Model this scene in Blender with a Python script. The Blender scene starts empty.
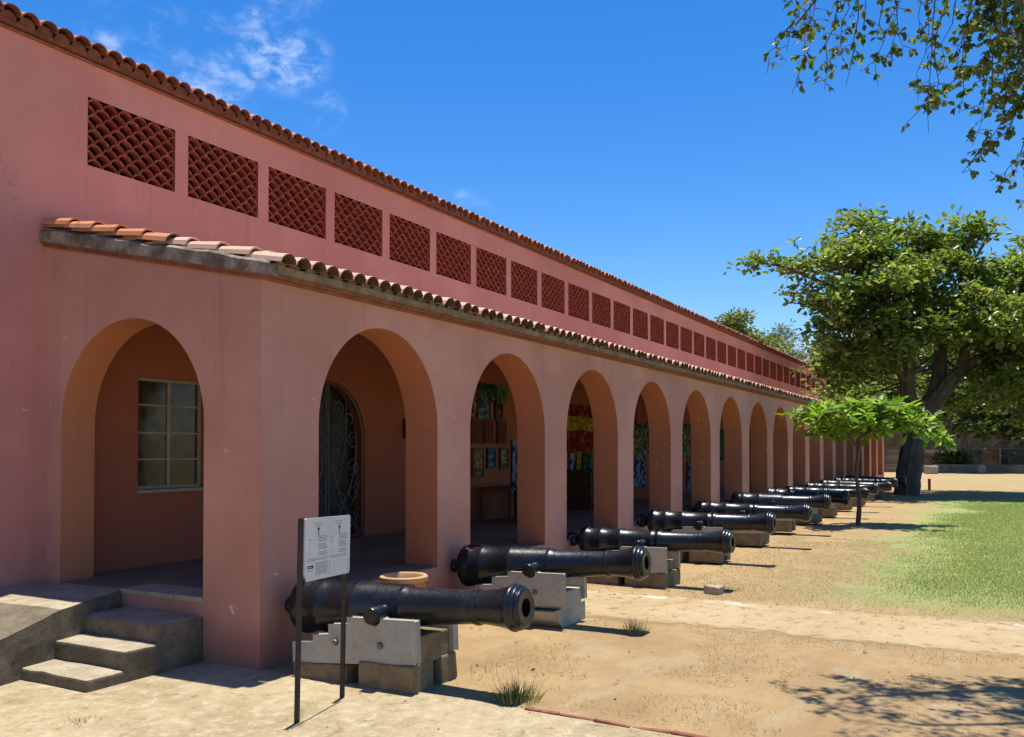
import bpy, bmesh, math, random
import numpy as np
from mathutils import Vector, Matrix
R = math.radians
random.seed(7); rng = np.random.default_rng(7)
scene = bpy.context.scene
col = scene.collection
# ------------------------------------------------------------------ measured frame of the place
F = 895.0; CX = 512.0; HY = 450.0; H = 1.6
PHI = math.atan(488 / F)
A = 4.72            # front plane of the arcade
B = 7.247           # front plane of the main wall
X0 = 4.84; X1 = 44.6
FLOOR = .48
CP, SP = math.cos(PHI), math.sin(PHI)
def atd(u, v, d):
    k = (u - CX) / F
    return Vector(((CP + k * SP) * d, (SP - k * CP) * d, H - (v - HY) / F * d))
SUN = Vector((.133, .034, 1)).normalized()

# ------------------------------------------------------------------ node helpers
def mat(name):
    m = bpy.data.materials.new(name); m.use_nodes = True
    nt = m.node_tree; nt.nodes.clear()
    out = nt.nodes.new('ShaderNodeOutputMaterial'); p = nt.nodes.new('ShaderNodeBsdfPrincipled')
    nt.links.new(p.outputs[0], out.inputs[0])
    return m, nt, p
class G:
    def __init__(s, nt): s.nt = nt
    def n(s, t, **kw):
        x = s.nt.nodes.new('ShaderNode' + t)
        for k, v in kw.items(): setattr(x, k, v)
        return x
    def put(s, sock, v):
        if hasattr(v, 'links') or isinstance(v, bpy.types.NodeSocket): s.nt.links.new(v, sock)
        else: sock.default_value = v
    def pos(s): return s.n('NewGeometry').outputs['Position']
    def obj(s): return s.n('TexCoord').outputs['Object']
    def island(s): return s.n('NewGeometry').outputs['Random Per Island']
    def scale(s, v, sc):
        m = s.n('Mapping'); s.put(m.inputs[0], v); m.inputs['Scale'].default_value = sc; return m.outputs[0]
    def noise(s, v, sc, det=5, rough=.6, dist=0):
        x = s.n('TexNoise'); s.put(x.inputs['Vector'], v); x.inputs['Scale'].default_value = sc
        x.inputs['Detail'].default_value = det; x.inputs['Roughness'].default_value = rough; x.inputs['Distortion'].default_value = dist
        return x.outputs['Fac']
    def voro(s, v, sc, feature='F1', out='Distance', rnd=1):
        x = s.n('TexVoronoi', feature=feature); s.put(x.inputs['Vector'], v); x.inputs['Scale'].default_value = sc
        x.inputs['Randomness'].default_value = rnd
        return x.outputs[out]
    def ramp(s, f, a, b, lo=0., hi=1.):
        x = s.n('MapRange'); x.clamp = True; x.interpolation_type = 'SMOOTHSTEP'
        s.put(x.inputs[0], f); x.inputs[1].default_value = a; x.inputs[2].default_value = b
        x.inputs[3].default_value = lo; x.inputs[4].default_value = hi
        return x.outputs[0]
    def m(s, op, a, b=0., c=0.):
        x = s.n('Math', operation=op); s.put(x.inputs[0], a); s.put(x.inputs[1], b); s.put(x.inputs[2], c); return x.outputs[0]
    def mix(s, f, a, b, mode='MIX'):
        x = s.n('Mix', data_type='RGBA', blend_type=mode)
        s.put(x.inputs[0], f)
        s.put(x.inputs[6], (*a, 1) if isinstance(a, tuple) and len(a) == 3 else a)
        s.put(x.inputs[7], (*b, 1) if isinstance(b, tuple) and len(b) == 3 else b)
        return x.outputs[2]
    def xyz(s, v):
        x = s.n('SeparateXYZ'); s.put(x.inputs[0], v); return x.outputs
    def bump(s, h, st, d=.02, nrm=None):
        x = s.n('Bump'); s.put(x.inputs['Height'], h); x.inputs['Strength'].default_value = st; x.inputs['Distance'].default_value = d
        if nrm is not None: s.put(x.inputs['Normal'], nrm)
        return x.outputs[0]
def fin(g, p, colr, rough, nrm=None, metal=0, spec=.5):
    g.put(p.inputs['Base Color'], (*colr, 1) if isinstance(colr, tuple) and len(colr) == 3 else colr)
    g.put(p.inputs['Roughness'], rough); g.put(p.inputs['Metallic'], metal); p.inputs['Specular IOR Level'].default_value = spec
    if nrm is not None: g.put(p.inputs['Normal'], nrm)

def plaster(name, c1, c2, c3, chips=True):
    m, nt, p = mat(name); g = G(nt); P = g.pos()
    big = g.noise(P, .55, 4, .6); mid = g.noise(g.scale(P, (1, 1, .35)), 2.6, 5, .65)
    c = g.mix(g.ramp(big, .35, .68), c1, c2)
    c = g.mix(g.m('MULTIPLY', g.ramp(mid, .52, .75), .38), c, c3)
    z = g.xyz(P)[2]
    # splash-back dirt along the foot of the wall, ragged upper edge
    zz = g.m('ADD', z, g.m('MULTIPLY', g.noise(P, 3.1, 4), -.55))
    c = g.mix(g.ramp(zz, .25, -.25, 0, .55), c, (.26, .085, .055))
    # rain streaks
    st = g.noise(g.scale(P, (3.2, 3.2, .12)), 2.4, 4, .7)
    c = g.mix(g.ramp(st, .56, .76, 0, .42), c, (.33, .14, .11))
    if chips:
        v = g.noise(P, 7.5, 3, .75, .6); w = g.noise(P, 1.3, 2)
        k = g.m('MULTIPLY', g.ramp(v, .685, .70), g.ramp(w, .52, .57))
        c = g.mix(k, c, (.62, .5, .44))
        v2 = g.noise(g.scale(P, (1, 1, .5)), 16, 2, .6, 1.2)
        c = g.mix(g.m('MULTIPLY', g.ramp(v2, .74, .77), g.ramp(w, .5, .56, 0, .7)), c, (.2, .09, .08))
    wp = g.n('VectorMath', operation='ADD'); nz = g.n('TexNoise'); g.put(nz.inputs['Vector'], P); nz.inputs['Scale'].default_value = 2.5; nz.inputs['Detail'].default_value = 6
    g.put(wp.inputs[0], P); g.put(wp.inputs[1], nz.outputs['Color'])
    ck = g.voro(wp.outputs[0], .8, 'DISTANCE_TO_EDGE')
    c = g.mix(g.m('MULTIPLY', g.ramp(ck, .007, .0), g.ramp(g.noise(P, .9, 3), .5, .62, 0, .4)), c, (.22, .10, .08))
    nr = g.bump(g.noise(P, 60, 4, .7), .18, .006)
    nr = g.bump(g.noise(P, 2.2, 3, .55), .35, .03, nr)
    fin(g, p, c, .9, nr, 0, .2)
    return m
M = {}
M['pink'] = plaster('pink_plaster', (.47, .225, .165), (.60, .305, .230), (.45, .262, .212))
M['rose'] = plaster('rose_plaster', (.55, .218, .175), (.65, .275, .222), (.53, .245, .205))
M['inner'] = plaster('orange_plaster', (.32, .098, .054), (.35, .112, .062), (.29, .092, .052), False)  # plaster deepened to put the veranda's shade into its colour
M['reveal'] = plaster('arch_orange_plaster', (.47, .172, .085), (.51, .19, .095), (.42, .155, .08))  # warm ground bounce put into the colour of the arch reveals

def simple(name, c1, c2, sc=8, rough=.8, bump=.3, bd=.01, metal=0, spec=.4, coord='obj', stretch=None, isl=0):
    m, nt, p = mat(name); g = G(nt); P = g.obj() if coord == 'obj' else g.pos()
    Q = g.scale(P, stretch) if stretch else P
    c = g.mix(g.ramp(g.noise(Q, sc, 5, .65), .35, .68), c1, c2)
    if isl: c = g.mix(isl, c, g.mix(g.island(), c1, c2))
    nr = g.bump(g.noise(Q, sc * 4, 5, .7), bump, bd)
    fin(g, p, c, rough, nr, metal, spec); return m
def stone(name, c1, c2, c3, sc=1.):
    m, nt, p = mat(name); g = G(nt); P = g.pos()
    n1 = g.noise(P, 5 * sc, 6, .7); n2 = g.noise(P, 26 * sc, 4, .7)
    c = g.mix(g.ramp(n1, .35, .65), c1, c2)
    c = g.mix(g.ramp(n2, .56, .68, 0, .75), c, c3)
    pit = g.ramp(g.voro(P, 45 * sc), .0, .28)
    c = g.mix(g.m('MULTIPLY', g.m('SUBTRACT', 1, pit), .45), c, (.05, .04, .025))
    nr = g.bump(n2, .6, .012); nr = g.bump(pit, .3, .008, nr)
    fin(g, p, c, .95, nr, 0, .15); return m
M['coral'] = stone('brown_stone', (.17, .125, .07), (.25, .19, .11), (.10, .075, .045))
M['step'] = stone('weathered_concrete', (.31, .255, .175), (.42, .355, .25), (.17, .135, .088))
M['ruin'] = stone('ruined_coral_stone', (.13, .10, .07), (.24, .195, .145), (.065, .05, .036), .12)
M['rubble'] = stone('lime_rubble', (.125, .102, .068), (.20, .165, .115), (.065, .052, .033))  # darker concrete for side faces, shade put into the colour
M['cheek'] = stone('grey_cast_concrete', (.36, .33, .275), (.42, .39, .33), (.30, .265, .21))
M['verge'] = simple('mortar', (.12, .095, .065), (.36, .30, .225), 6, .95, .7, .02, coord='pos')
M['brickline'] = simple('brick_course', (.21, .075, .045), (.29, .12, .075), 9, .9, .4, .01, coord='pos')
M['fill'] = simple('eave_mortar', (.17, .110, .065), (.30, .21, .135), 9, .95, .5, .01, coord='pos')

def tile_mat(name, a, b, dark, amt):
    m, nt, p = mat(name); g = G(nt); P = g.pos()
    c = g.mix(g.island(), a, b)
    c = g.mix(g.ramp(g.noise(P, 3.5, 6, .7), .62 - amt, .78 - amt, 0, .8), c, dark)
    c = g.mix(g.ramp(g.noise(P, 22, 4, .7), .55, .72, 0, .5), c, (.55, .40, .30))
    fin(g, p, c, .9, g.bump(g.noise(P, 45, 4, .7), .35, .006), 0, .2); return m
M['tile'] = tile_mat('terracotta_tile', (.52, .19, .085), (.62, .27, .14), (.20, .10, .06), .06)
M['soot'] = simple('dark_mossy_mortar', (.085, .045, .028), (.15, .085, .052), 12, .95, .6, .01, coord='pos')  # dark brown for undersides and front rims of the lowest tiles
M['redsoot'] = simple('dark_red_mortar', (.15, .050, .030), (.25, .088, .052), 12, .95, .6, .01, coord='pos')  # dark red for main roof body, plugs and lowest tile undersides
M['paletile'] = tile_mat('sunbleached_tile', (.62, .36, .25), (.70, .45, .33), (.30, .20, .14), .02)  # lighter copy of the tile colour, sunlight painted into the eave rows
M['oldtile'] = tile_mat('weathered_tile', (.42, .18, .11), (.54, .26, .17), (.14, .085, .06), .10)
M['screen'] = tile_mat('screen_tile', (.25, .048, .030), (.34, .075, .045), (.12, .026, .02), .02)

def iron():
    m, nt, p = mat('black_gun_paint'); g = G(nt); P0 = g.obj(); va = g.n('VectorMath', operation='ADD'); g.put(va.inputs[0], P0)
    vm = g.n('CombineXYZ'); q_ = g.m('MULTIPLY', g.n('ObjectInfo').outputs['Random'], 40.); g.put(vm.inputs[0], q_); g.put(vm.inputs[1], q_); g.put(va.inputs[1], vm.outputs[0]); P = va.outputs[0]
    n = g.noise(P, 35, 5, .7); b = g.noise(P, 4, 5, .65)
    c = g.mix(g.ramp(b, .45, .7), (.007, .008, .010), (.016, .018, .022))
    c = g.mix(g.m('MULTIPLY', g.ramp(n, .62, .72), g.ramp(b, .5, .62)), c, (.05, .05, .052))
    c = g.mix(g.m('MULTIPLY', g.ramp(g.noise(P, 14, 5, .7), .68, .76), .3), c, (.07, .04, .025))
    # pitted casting under many coats of paint
    nr = g.bump(g.noise(P, 60, 4, .65), .14, .005); nr = g.bump(g.noise(P, 16, 3, .6), .18, .009, nr)
    fin(g, p, c, g.ramp(n, .3, .75, .24, .38), nr, 0, .42); return m
M['iron'] = iron()
M['steel'] = simple('brown_painted_steel', (.022, .017, .013), (.045, .032, .022), 20, .6, .2, .003)
M['bolt'] = simple('bolt_steel', (.22, .20, .17), (.13, .11, .09), 40, .55, .2, .003, .6)
M['wrought'] = simple('wrought_iron', (.09, .085, .08), (.15, .14, .13), 30, .55, .2, .003, .3)
M['paper'] = simple('faded_white_board', (.60, .585, .55), (.68, .665, .63), 6, .55, .05, .002)
M['ink'] = simple('grey_print', (.24, .23, .22), (.34, .33, .32), 30, .7, 0, .001)
M['inkb'] = simple('black_print', (.03, .03, .03), (.06, .06, .06), 30, .7, 0, .001)
M['terra'] = simple('terracotta_pot', (.52, .20, .05), (.62, .29, .09), 6, .7, .2, .005)
M['rim'] = simple('pale_pot_rim', (.60, .37, .17), (.50, .28, .12), 8, .75, .2, .004)
M['frame'] = simple('window_paint', (.36, .31, .235), (.28, .24, .18), 14, .7, .1, .002)
M['rail'] = simple('galvanised_pipe', (.42, .42, .42), (.32, .32, .32), 10, .5, .1, .002, .6)
M['red'] = simple('red_post', (.38, .10, .05), (.30, .08, .04), 10, .8, .1, .002)
M['brick'] = simple('red_brick_edge', (.20, .06, .035), (.30, .12, .075), 14, .95, .6, .01, coord='pos')
M['box'] = simple('brown_cardboard', (.36, .23, .125), (.30, .19, .10), 8, .9, .1, .002)
M['wood'] = simple('dark_wood', (.075, .032, .017), (.13, .06, .03), 6, .6, .2, .004, stretch=(1, 1, 8))
M['redwood'] = simple('red_carved_wood', (.22, .05, .025), (.12, .03, .016), 20, .55, .8, .02)
M['black'] = simple('black_box', (.012, .012, .012), (.02, .02, .02), 20, .4, .05, .002)
M['floor'] = simple('veranda_screed', (.18, .125, .078), (.23, .165, .11), 3, .8, .15, .005, coord='pos')
M['stonelip'] = simple('pale_lip', (.42, .34, .235), (.34, .27, .18), 8, .9, .4, .006, coord='pos')
def glass():
    m, nt, p = mat('dirty_glass'); g = G(nt); P = g.obj()
    fin(g, p, g.mix(g.noise(P, 5, 4), (.030, .022, .011), (.075, .055, .030)), g.ramp(g.noise(P, 9, 4), .3, .7, .05, .2), None, 0, .3); return m
M['glass'] = glass()
def cloth(name, cols, sc=9, seed=0):
    m, nt, p = mat(name); g = G(nt)
    mp = g.n('Mapping'); g.put(mp.inputs[0], g.obj()); mp.inputs['Location'].default_value = (seed, seed * 2.3, seed * .7)
    v = g.voro(mp.outputs[0], sc, out='Color'); r = g.n('ValToRGB'); r.color_ramp.interpolation = 'CONSTANT'
    g.put(r.inputs[0], g.xyz(v)[0])
    e = r.color_ramp.elements
    while len(e) < len(cols): e.new(.5)
    for i, c in enumerate(cols): e[i].position = i / len(cols); e[i].color = (*c, 1)
    fin(g, p, r.outputs[0], .9, g.bump(g.noise(g.obj(), 90, 3), .3, .004), 0, .1); return m
M['cloth_red'] = cloth('red_print_cloth', [(0.248, 0.017, 0.011), (0.165, 0.011, 0.011), (0.275, 0.055, 0.011), (0.066, 0.011, 0.011)], 11, 1)
M['cloth_yellow'] = cloth('yellow_print_cloth', [(0.358, 0.209, 0.011), (0.385, 0.275, 0.028), (0.220, 0.110, 0.011)], 14, 2)
M['cloth_mix'] = cloth('mixed_print_cloth', [(0.028, 0.138, 0.193), (0.275, 0.220, 0.028), (0.220, 0.028, 0.028), (0.028, 0.110, 0.044), (0.275, 0.248, 0.220), (0.011, 0.017, 0.055)], 16, 3)
M['cloth_blue'] = cloth('blue_print_cloth', [(0.028, 0.044, 0.154), (0.165, 0.193, 0.275), (0.017, 0.022, 0.066), (0.220, 0.220, 0.231)], 12, 4)
M['cloth_green'] = cloth('green_print_cloth', [(0.017, 0.072, 0.039), (0.055, 0.110, 0.055), (0.138, 0.138, 0.083), (0.011, 0.033, 0.022)], 12, 5)
M['art_blue'] = cloth('painting_blue', [(0.055, 0.138, 0.248), (0.193, 0.275, 0.330), (0.028, 0.055, 0.110), (0.110, 0.138, 0.110)], 22, 6)
M['art_warm'] = cloth('painting_warm', [(0.248, 0.165, 0.066), (0.165, 0.077, 0.033), (0.303, 0.248, 0.165), (0.066, 0.033, 0.017)], 24, 7)
M['art_red'] = cloth('painting_red', [(0.193, 0.039, 0.017), (0.110, 0.022, 0.017), (0.220, 0.110, 0.044), (0.055, 0.017, 0.011)], 20, 8)

def leaf_mat(name, cols, trans=.35, gloss=.45):
    m, nt, p = mat(name); g = G(nt)
    r = g.n('ValToRGB'); g.put(r.inputs[0], g.island()); e = r.color_ramp.elements
    while len(e) < len(cols): e.new(.5)
    for i, (t, c) in enumerate(cols): e[i].position = t; e[i].color = (*c, 1)
    fin(g, p, r.outputs[0], gloss, None, 0, .4)
    t = g.n('BsdfTranslucent'); g.put(t.inputs[0], g.mix(1., r.outputs[0], (1.5, 1.6, .7), 'MULTIPLY'))
    mx = g.n('MixShader'); mx.inputs[0].default_value = trans
    nt.links.new(p.outputs[0], mx.inputs[1]); nt.links.new(t.outputs[0], mx.inputs[2])
    out = [x for x in nt.nodes if x.type == 'OUTPUT_MATERIAL'][0]; nt.links.new(mx.outputs[0], out.inputs[0])
    return m
M['leaf_big'] = leaf_mat('almond_leaf', [(0, (.060, .10, .018)), (.35, (.12, .175, .034)), (.7, (.19, .25, .055)), (.92, (.29, .32, .11)), (.99, (.24, .16, .06))], .48, .34)
M['leaf_young'] = leaf_mat('young_almond_leaf', [(0, (.07, .15, .018)), (.4, (.15, .255, .026)), (.8, (.24, .34, .04)), (1., (.36, .42, .13))], .45)
M['leaf_dark'] = leaf_mat('shade_tree_leaf', [(0, (.03, .055, .012)), (.5, (.065, .10, .022)), (.9, (.12, .15, .04))])
M['leaf_far'] = leaf_mat('far_leaf', [(0, (.11, .15, .032)), (.5, (.17, .20, .05)), (.9, (.24, .235, .08))])
M['leaf_grey'] = leaf_mat('feathery_grey_leaf', [(0, (.12, .145, .075)), (.5, (.17, .19, .11)), (.9, (.23, .24, .15))])
M['leaf_over'] = leaf_mat('overhang_leaf', [(0, (.04, .07, .014)), (.5, (.10, .145, .03)), (.85, (.18, .215, .055)), (.985, (.15, .10, .04))], .5)
M['bark'] = simple('grey_bark', (.06, .046, .034), (.125, .098, .074), 7, .95, .9, .03, stretch=(1, 1, .3), coord='pos')
M['bark_red'] = simple('reddish_bark', (.10, .055, .035), (.17, .10, .065), 12, .9, .6, .01, stretch=(1, 1, .3), coord='pos')
M['bark_pale'] = simple('pale_bark', (.16, .135, .105), (.24, .205, .165), 7, .95, .8, .03, stretch=(1, 1, .3), coord='pos')
M['grass'] = leaf_mat('lawn_blade', [(0, (.24, .30, .085)), (.45, (.29, .35, .105)), (.75, (.33, .38, .135)), (.95, (.42, .41, .20))], .35, .6)
M['tuft'] = leaf_mat('tuft_blade', [(0, (.08, .12, .03)), (.5, (.15, .18, .05)), (.8, (.30, .25, .11))], .3, .7)
M['straw'] = leaf_mat('straw_blade', [(0, (.34, .25, .11)), (.5, (.42, .31, .15)), (.9, (.24, .2, .08))], .3, .8)
M['dry'] = leaf_mat('dry_leaf', [(0, (.16, .085, .04)), (.5, (.24, .13, .06)), (.9, (.34, .2, .1))], .1, .8)

def ground_mat():
    m, nt, p = mat('sandy_ground'); g = G(nt); P = g.pos(); x, y, z = g.xyz(P)
    n1 = g.noise(P, .8, 6, .65); n2 = g.noise(P, 5, 6, .7); n3 = g.noise(P, 40, 5, .75)
    c = g.mix(g.ramp(n1, .35, .68), (.47, .315, .150), (.355, .23, .108))
    c = g.mix(g.ramp(n2, .45, .7, 0, .8), c, (.34, .235, .12))
    c = g.mix(g.ramp(g.noise(g.scale(P, (.5, 1.4, 1)), 1.7, 5, .7), .5, .66, 0, .6), c, (.45, .36, .21))
    c = g.mix(g.ramp(n3, .58, .75, 0, .7), c, (.52, .41, .25))
    c = g.mix(g.ramp(n3, .42, .28, 0, .6), c, (.20, .135, .065))
    # straw-coloured dry turf
    tz = g.m('MULTIPLY', g.ramp(g.m('ADD', x, g.m('MULTIPLY', n1, 1.2)), 9.8, 10.6), g.ramp(g.m('ADD', y, g.m('MULTIPLY', n1, 1.)), 4., 2.4))
    tz = g.m('MULTIPLY', tz, g.ramp(n2, .3, .6))
    c = g.mix(g.m('MULTIPLY', tz, .8), c, g.mix(n3, (.24, .19, .075), (.46, .36, .17)))
    # the green of the lawn soil cover
    gx = g.m('ADD', x, g.m('MULTIPLY', n1, 2.2)); gy = g.m('ADD', y, g.m('MULTIPLY', g.noise(P, .45, 5, .6), 2.6))
    a = g.m('MULTIPLY', g.ramp(gx, 10.3, 12.2), g.ramp(gx, 36, 31)); a = g.m('MULTIPLY', a, g.ramp(gy, 3.5, 2.3))
    a = g.m('MULTIPLY', a, g.ramp(n2, .25, .5, .75, 1))
    c = g.mix(g.m('MULTIPLY', a, .95), c, g.mix(n3, (.24, .29, .085), (.34, .385, .14)))
    # small pebbles and holes
    v = g.voro(P, 26); c = g.mix(g.m('MULTIPLY', g.ramp(v, .13, .09), g.ramp(n2, .5, .6)), c, (.56, .47, .32))
    nr = g.bump(n3, .8, .02); nr = g.bump(n2, .6, .05, nr)
    fin(g, p, c, .95, nr, 0, .15); return m
M['ground'] = ground_mat()
def apron_mat():
    m, nt, p = mat('rough_coral_paving'); g = G(nt); P = g.pos()
    n1 = g.noise(P, 1.4, 6, .7); n2 = g.noise(P, 9, 6, .75); n3 = g.noise(P, 45, 4, .75)
    c = g.mix(g.ramp(n1, .38, .62), (.49, .385, .225), (.39, .305, .17))
    c = g.mix(g.ramp(n2, .48, .64, 0, .8), c, (.57, .475, .32))
    c = g.mix(g.ramp(n2, .44, .33, 0, .75), c, (.24, .18, .10))
    c = g.mix(g.ramp(n3, .40, .30, 0, .7), c, (.17, .13, .075))
    ck = g.voro(g.scale(P, (1, 1, 1)), .85, 'DISTANCE_TO_EDGE')
    w = g.m('ADD', ck, g.m('MULTIPLY', g.m('SUBTRACT', g.noise(P, 6, 5), .5), .06))
    c = g.mix(g.m('MULTIPLY', g.ramp(w, .010, .0, 0, .6), g.ramp(n1, .5, .6)), c, (.20, .15, .085))
    nr = g.bump(n2, .9, .035); nr = g.bump(n3, .8, .016, nr)
    tw = g.m('MULTIPLY', g.ramp(g.noise(P, 2.7, 6, .75), .54, .64), g.ramp(n3, .4, .55))
    c = g.mix(g.m('MULTIPLY', tw, .6), c, (.27, .22, .095))
    fin(g, p, c, .95, nr, 0, .15); return m
M['apron'] = apron_mat()
def path_mat():
    m, nt, p = mat('worn_concrete_path'); g = G(nt); P = g.pos(); x = g.xyz(P)[0]
    n1 = g.noise(P, 1.1, 6, .7); n2 = g.noise(P, 6, 6, .75); n3 = g.noise(P, 50, 4, .7)
    c = g.mix(g.ramp(n1, .36, .64), (.42, .315, .175), (.375, .27, .14))
    c = g.mix(g.ramp(n2, .54, .66, 0, .5), c, (.47, .385, .27))
    edge = g.m('MULTIPLY', g.ramp(g.m('ADD', x, g.m('MULTIPLY', n2, .5)), 9.46, 9.52), g.ramp(g.noise(P, 2.3, 5, .7), .52, .6, 0, .7))
    c = g.mix(edge, c, (.60, .52, .39))
    c = g.mix(g.ramp(n3, .4, .28, 0, .5), c, (.18, .13, .08))
    ck = g.ramp(g.m('ABSOLUTE', g.m('SUBTRACT', g.m('ADD', x, g.m('MULTIPLY', n1, .5)), 9.62)), .03, .0); c = g.mix(g.m('MULTIPLY', ck, g.ramp(n1, .5, .42, 0, .8)), c, (.14, .10, .06))
    nr = g.bump(n3, .5, .01); nr = g.bump(n2, .4, .02, nr)
    fin(g, p, c, .95, nr, 0, .15)
    # sand drifts over both edges of the strip
    w = g.m('MULTIPLY', g.m('SUBTRACT', g.m('ADD', n1, g.m('MULTIPLY', n2, .8)), .9), .55)
    al = g.m('MULTIPLY', g.ramp(g.m('ADD', x, w), 7.85, 8.12), g.ramp(g.m('ADD', x, w), 9.55, 9.40))
    al = g.m('MULTIPLY', al, g.ramp(n2, .34, .46, .35, 1))
    tr = g.n('BsdfTransparent'); mx = g.n('MixShader'); g.put(mx.inputs[0], al)
    nt.links.new(tr.outputs[0], mx.inputs[1]); nt.links.new(p.outputs[0], mx.inputs[2])
    nt.links.new(mx.outputs[0], [q for q in nt.nodes if q.type == 'OUTPUT_MATERIAL'][0].inputs[0]); return m
M['path'] = path_mat()

# ------------------------------------------------------------------ mesh helpers
class MB:
    def __init__(s): s.v = []; s.f = []; s.mi = []; s.cm = 0
    def add(s, vs, fs):
        o = len(s.v); s.v += [tuple(x) for x in vs]; s.f += [tuple(i + o for i in f) for f in fs]; s.mi += [s.cm] * len(fs)
    def quad(s, a, b, c, d): s.add((a, b, c, d), ((0, 1, 2, 3),))
    def box(s, x0, x1, y0, y1, z0, z1):
        s.add([(x, y, z) for z in (z0, z1) for y in (y0, y1) for x in (x0, x1)],
              [(0, 2, 3, 1), (4, 5, 7, 6), (0, 1, 5, 4), (2, 6, 7, 3), (0, 4, 6, 2), (1, 3, 7, 5)])
    def prism(s, poly, a, b, f):       # poly of 2-D points, f(p, t) -> 3-D
        n = len(poly); s.add([f(p, a) for p in poly] + [f(p, b) for p in poly],
            [tuple(range(n)), tuple(range(2 * n - 1, n - 1, -1))] + [(i, (i + 1) % n, n + (i + 1) % n, n + i) for i in range(n)])
    def lathe(s, prof, n, f, cap=True):  # prof: (r, t); f(x, y, t) -> 3-D
        vs = []; fs = []
        for r, t in prof:
            for k in range(n):
                a = 2 * math.pi * k / n; vs.append(f(r * math.cos(a), r * math.sin(a), t))
        for i in range(len(prof) - 1):
            for k in range(n): fs.append((i * n + k, i * n + (k + 1) % n, (i + 1) * n + (k + 1) % n, (i + 1) * n + k))
        if cap: fs.append(tuple(range(n - 1, -1, -1))); fs.append(tuple((len(prof) - 1) * n + k for k in range(n)))
        s.add(vs, fs)
    def tube(s, pts, rad, n=6):
        pts = [Vector(p) for p in pts]; vs = []; fs = []; m = len(pts)
        if not hasattr(rad, '__len__'): rad = [rad] * m
        prev = None
        for i, p in enumerate(pts):
            d = (pts[min(i + 1, m - 1)] - pts[max(i - 1, 0)])
            if d.length < 1e-9: d = Vector((0, 0, 1))
            d.normalize()
            u = (prev - d * prev.dot(d)) if prev is not None else d.orthogonal()
            if u.length < 1e-6: u = d.orthogonal()
            u.normalize(); prev = u; w = d.cross(u)
            for k in range(n):
                a = 2 * math.pi * k / n; vs.append(p + (u * math.cos(a) + w * math.sin(a)) * rad[i])
        for i in range(m - 1):
            for k in range(n): fs.append((i * n + k, i * n + (k + 1) % n, (i + 1) * n + (k + 1) % n, (i + 1) * n + k))
        fs.append(tuple(range(n - 1, -1, -1))); fs.append(tuple((m - 1) * n + k for k in range(n)))
        s.add(vs, fs)
    def build(s, name, mats, parent=None, smooth=False, bevel=0, recalc=True, loc=None):
        me = bpy.data.meshes.new(name); me.from_pydata(s.v, [], s.f)
        for m in (mats if isinstance(mats, (list, tuple)) else [mats]): me.materials.append(m)
        if any(s.mi): me.polygons.foreach_set('material_index', s.mi)
        if recalc or bevel:
            b = bmesh.new(); b.from_mesh(me)
            if bevel:
                bmesh.ops.remove_doubles(b, verts=b.verts, dist=1e-5)
                bmesh.ops.bevel(b, geom=[e for e in b.edges if len(e.link_faces) == 2 and e.calc_face_angle(0) > .6], offset=bevel, segments=2, affect='EDGES', profile=.6)
            bmesh.ops.recalc_face_normals(b, faces=b.faces); b.to_mesh(me); b.free()
        if smooth:
            me.polygons.foreach_set('use_smooth', [True] * len(me.polygons))
            try: me.set_sharp_from_angle(angle=R(38))
            except Exception: pass
        o = bpy.data.objects.new(name, me); col.objects.link(o)
        if parent: o.parent = parent
        if loc: o.location = loc
        return o
def empty(name, loc=(0, 0, 0), rz=0):
    o = bpy.data.objects.new(name, None); col.objects.link(o); o.location = loc; o.rotation_euler = (0, 0, rz); o.empty_display_size = .1; return o
def tag(o, label=None, cat=None, group=None, kind=None):
    if label: o['label'] = label
    if cat: o['category'] = cat
    if group: o['group'] = group
    if kind: o['kind'] = kind
    return o
def copy_tree(o, parent=None):
    c = o.copy(); col.objects.link(c); c.parent = parent
    for ch in list(o.children): copy_tree(ch, c)
    return c
def rough(o, amp, cuts=2, scale=4., seed=0):
    """subdivide a hewn block and knock its faces about"""
    b = bmesh.new(); b.from_mesh(o.data)
    bmesh.ops.subdivide_edges(b, edges=b.edges, cuts=cuts, use_grid_fill=True)
    from mathutils import noise
    for v in b.verts:
        p = Vector(v.co) * scale + Vector((seed * 3.7, seed, 0)); n = noise.noise_vector(p); v.co += n * amp
    b.to_mesh(o.data); b.free(); return o
def bulk(name, V, Fc, mats, parent=None):
    """V (N,3) array, Fc (M,4) quads -> one mesh"""
    me = bpy.data.meshes.new(name)
    k = Fc.shape[1]
    me.vertices.add(len(V)); me.vertices.foreach_set('co', np.ascontiguousarray(V, dtype=np.float32).ravel())
    me.loops.add(Fc.size); me.loops.foreach_set('vertex_index', np.ascontiguousarray(Fc, dtype=np.int32).ravel())
    me.polygons.add(len(Fc)); me.polygons.foreach_set('loop_start', np.arange(0, Fc.size, k, dtype=np.int32))
    me.update(calc_edges=True); me.validate()
    for m in (mats if isinstance(mats, (list, tuple)) else [mats]): me.materials.append(m)
    o = bpy.data.objects.new(name, me); col.objects.link(o)
    if parent: o.parent = parent
    return o

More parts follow.
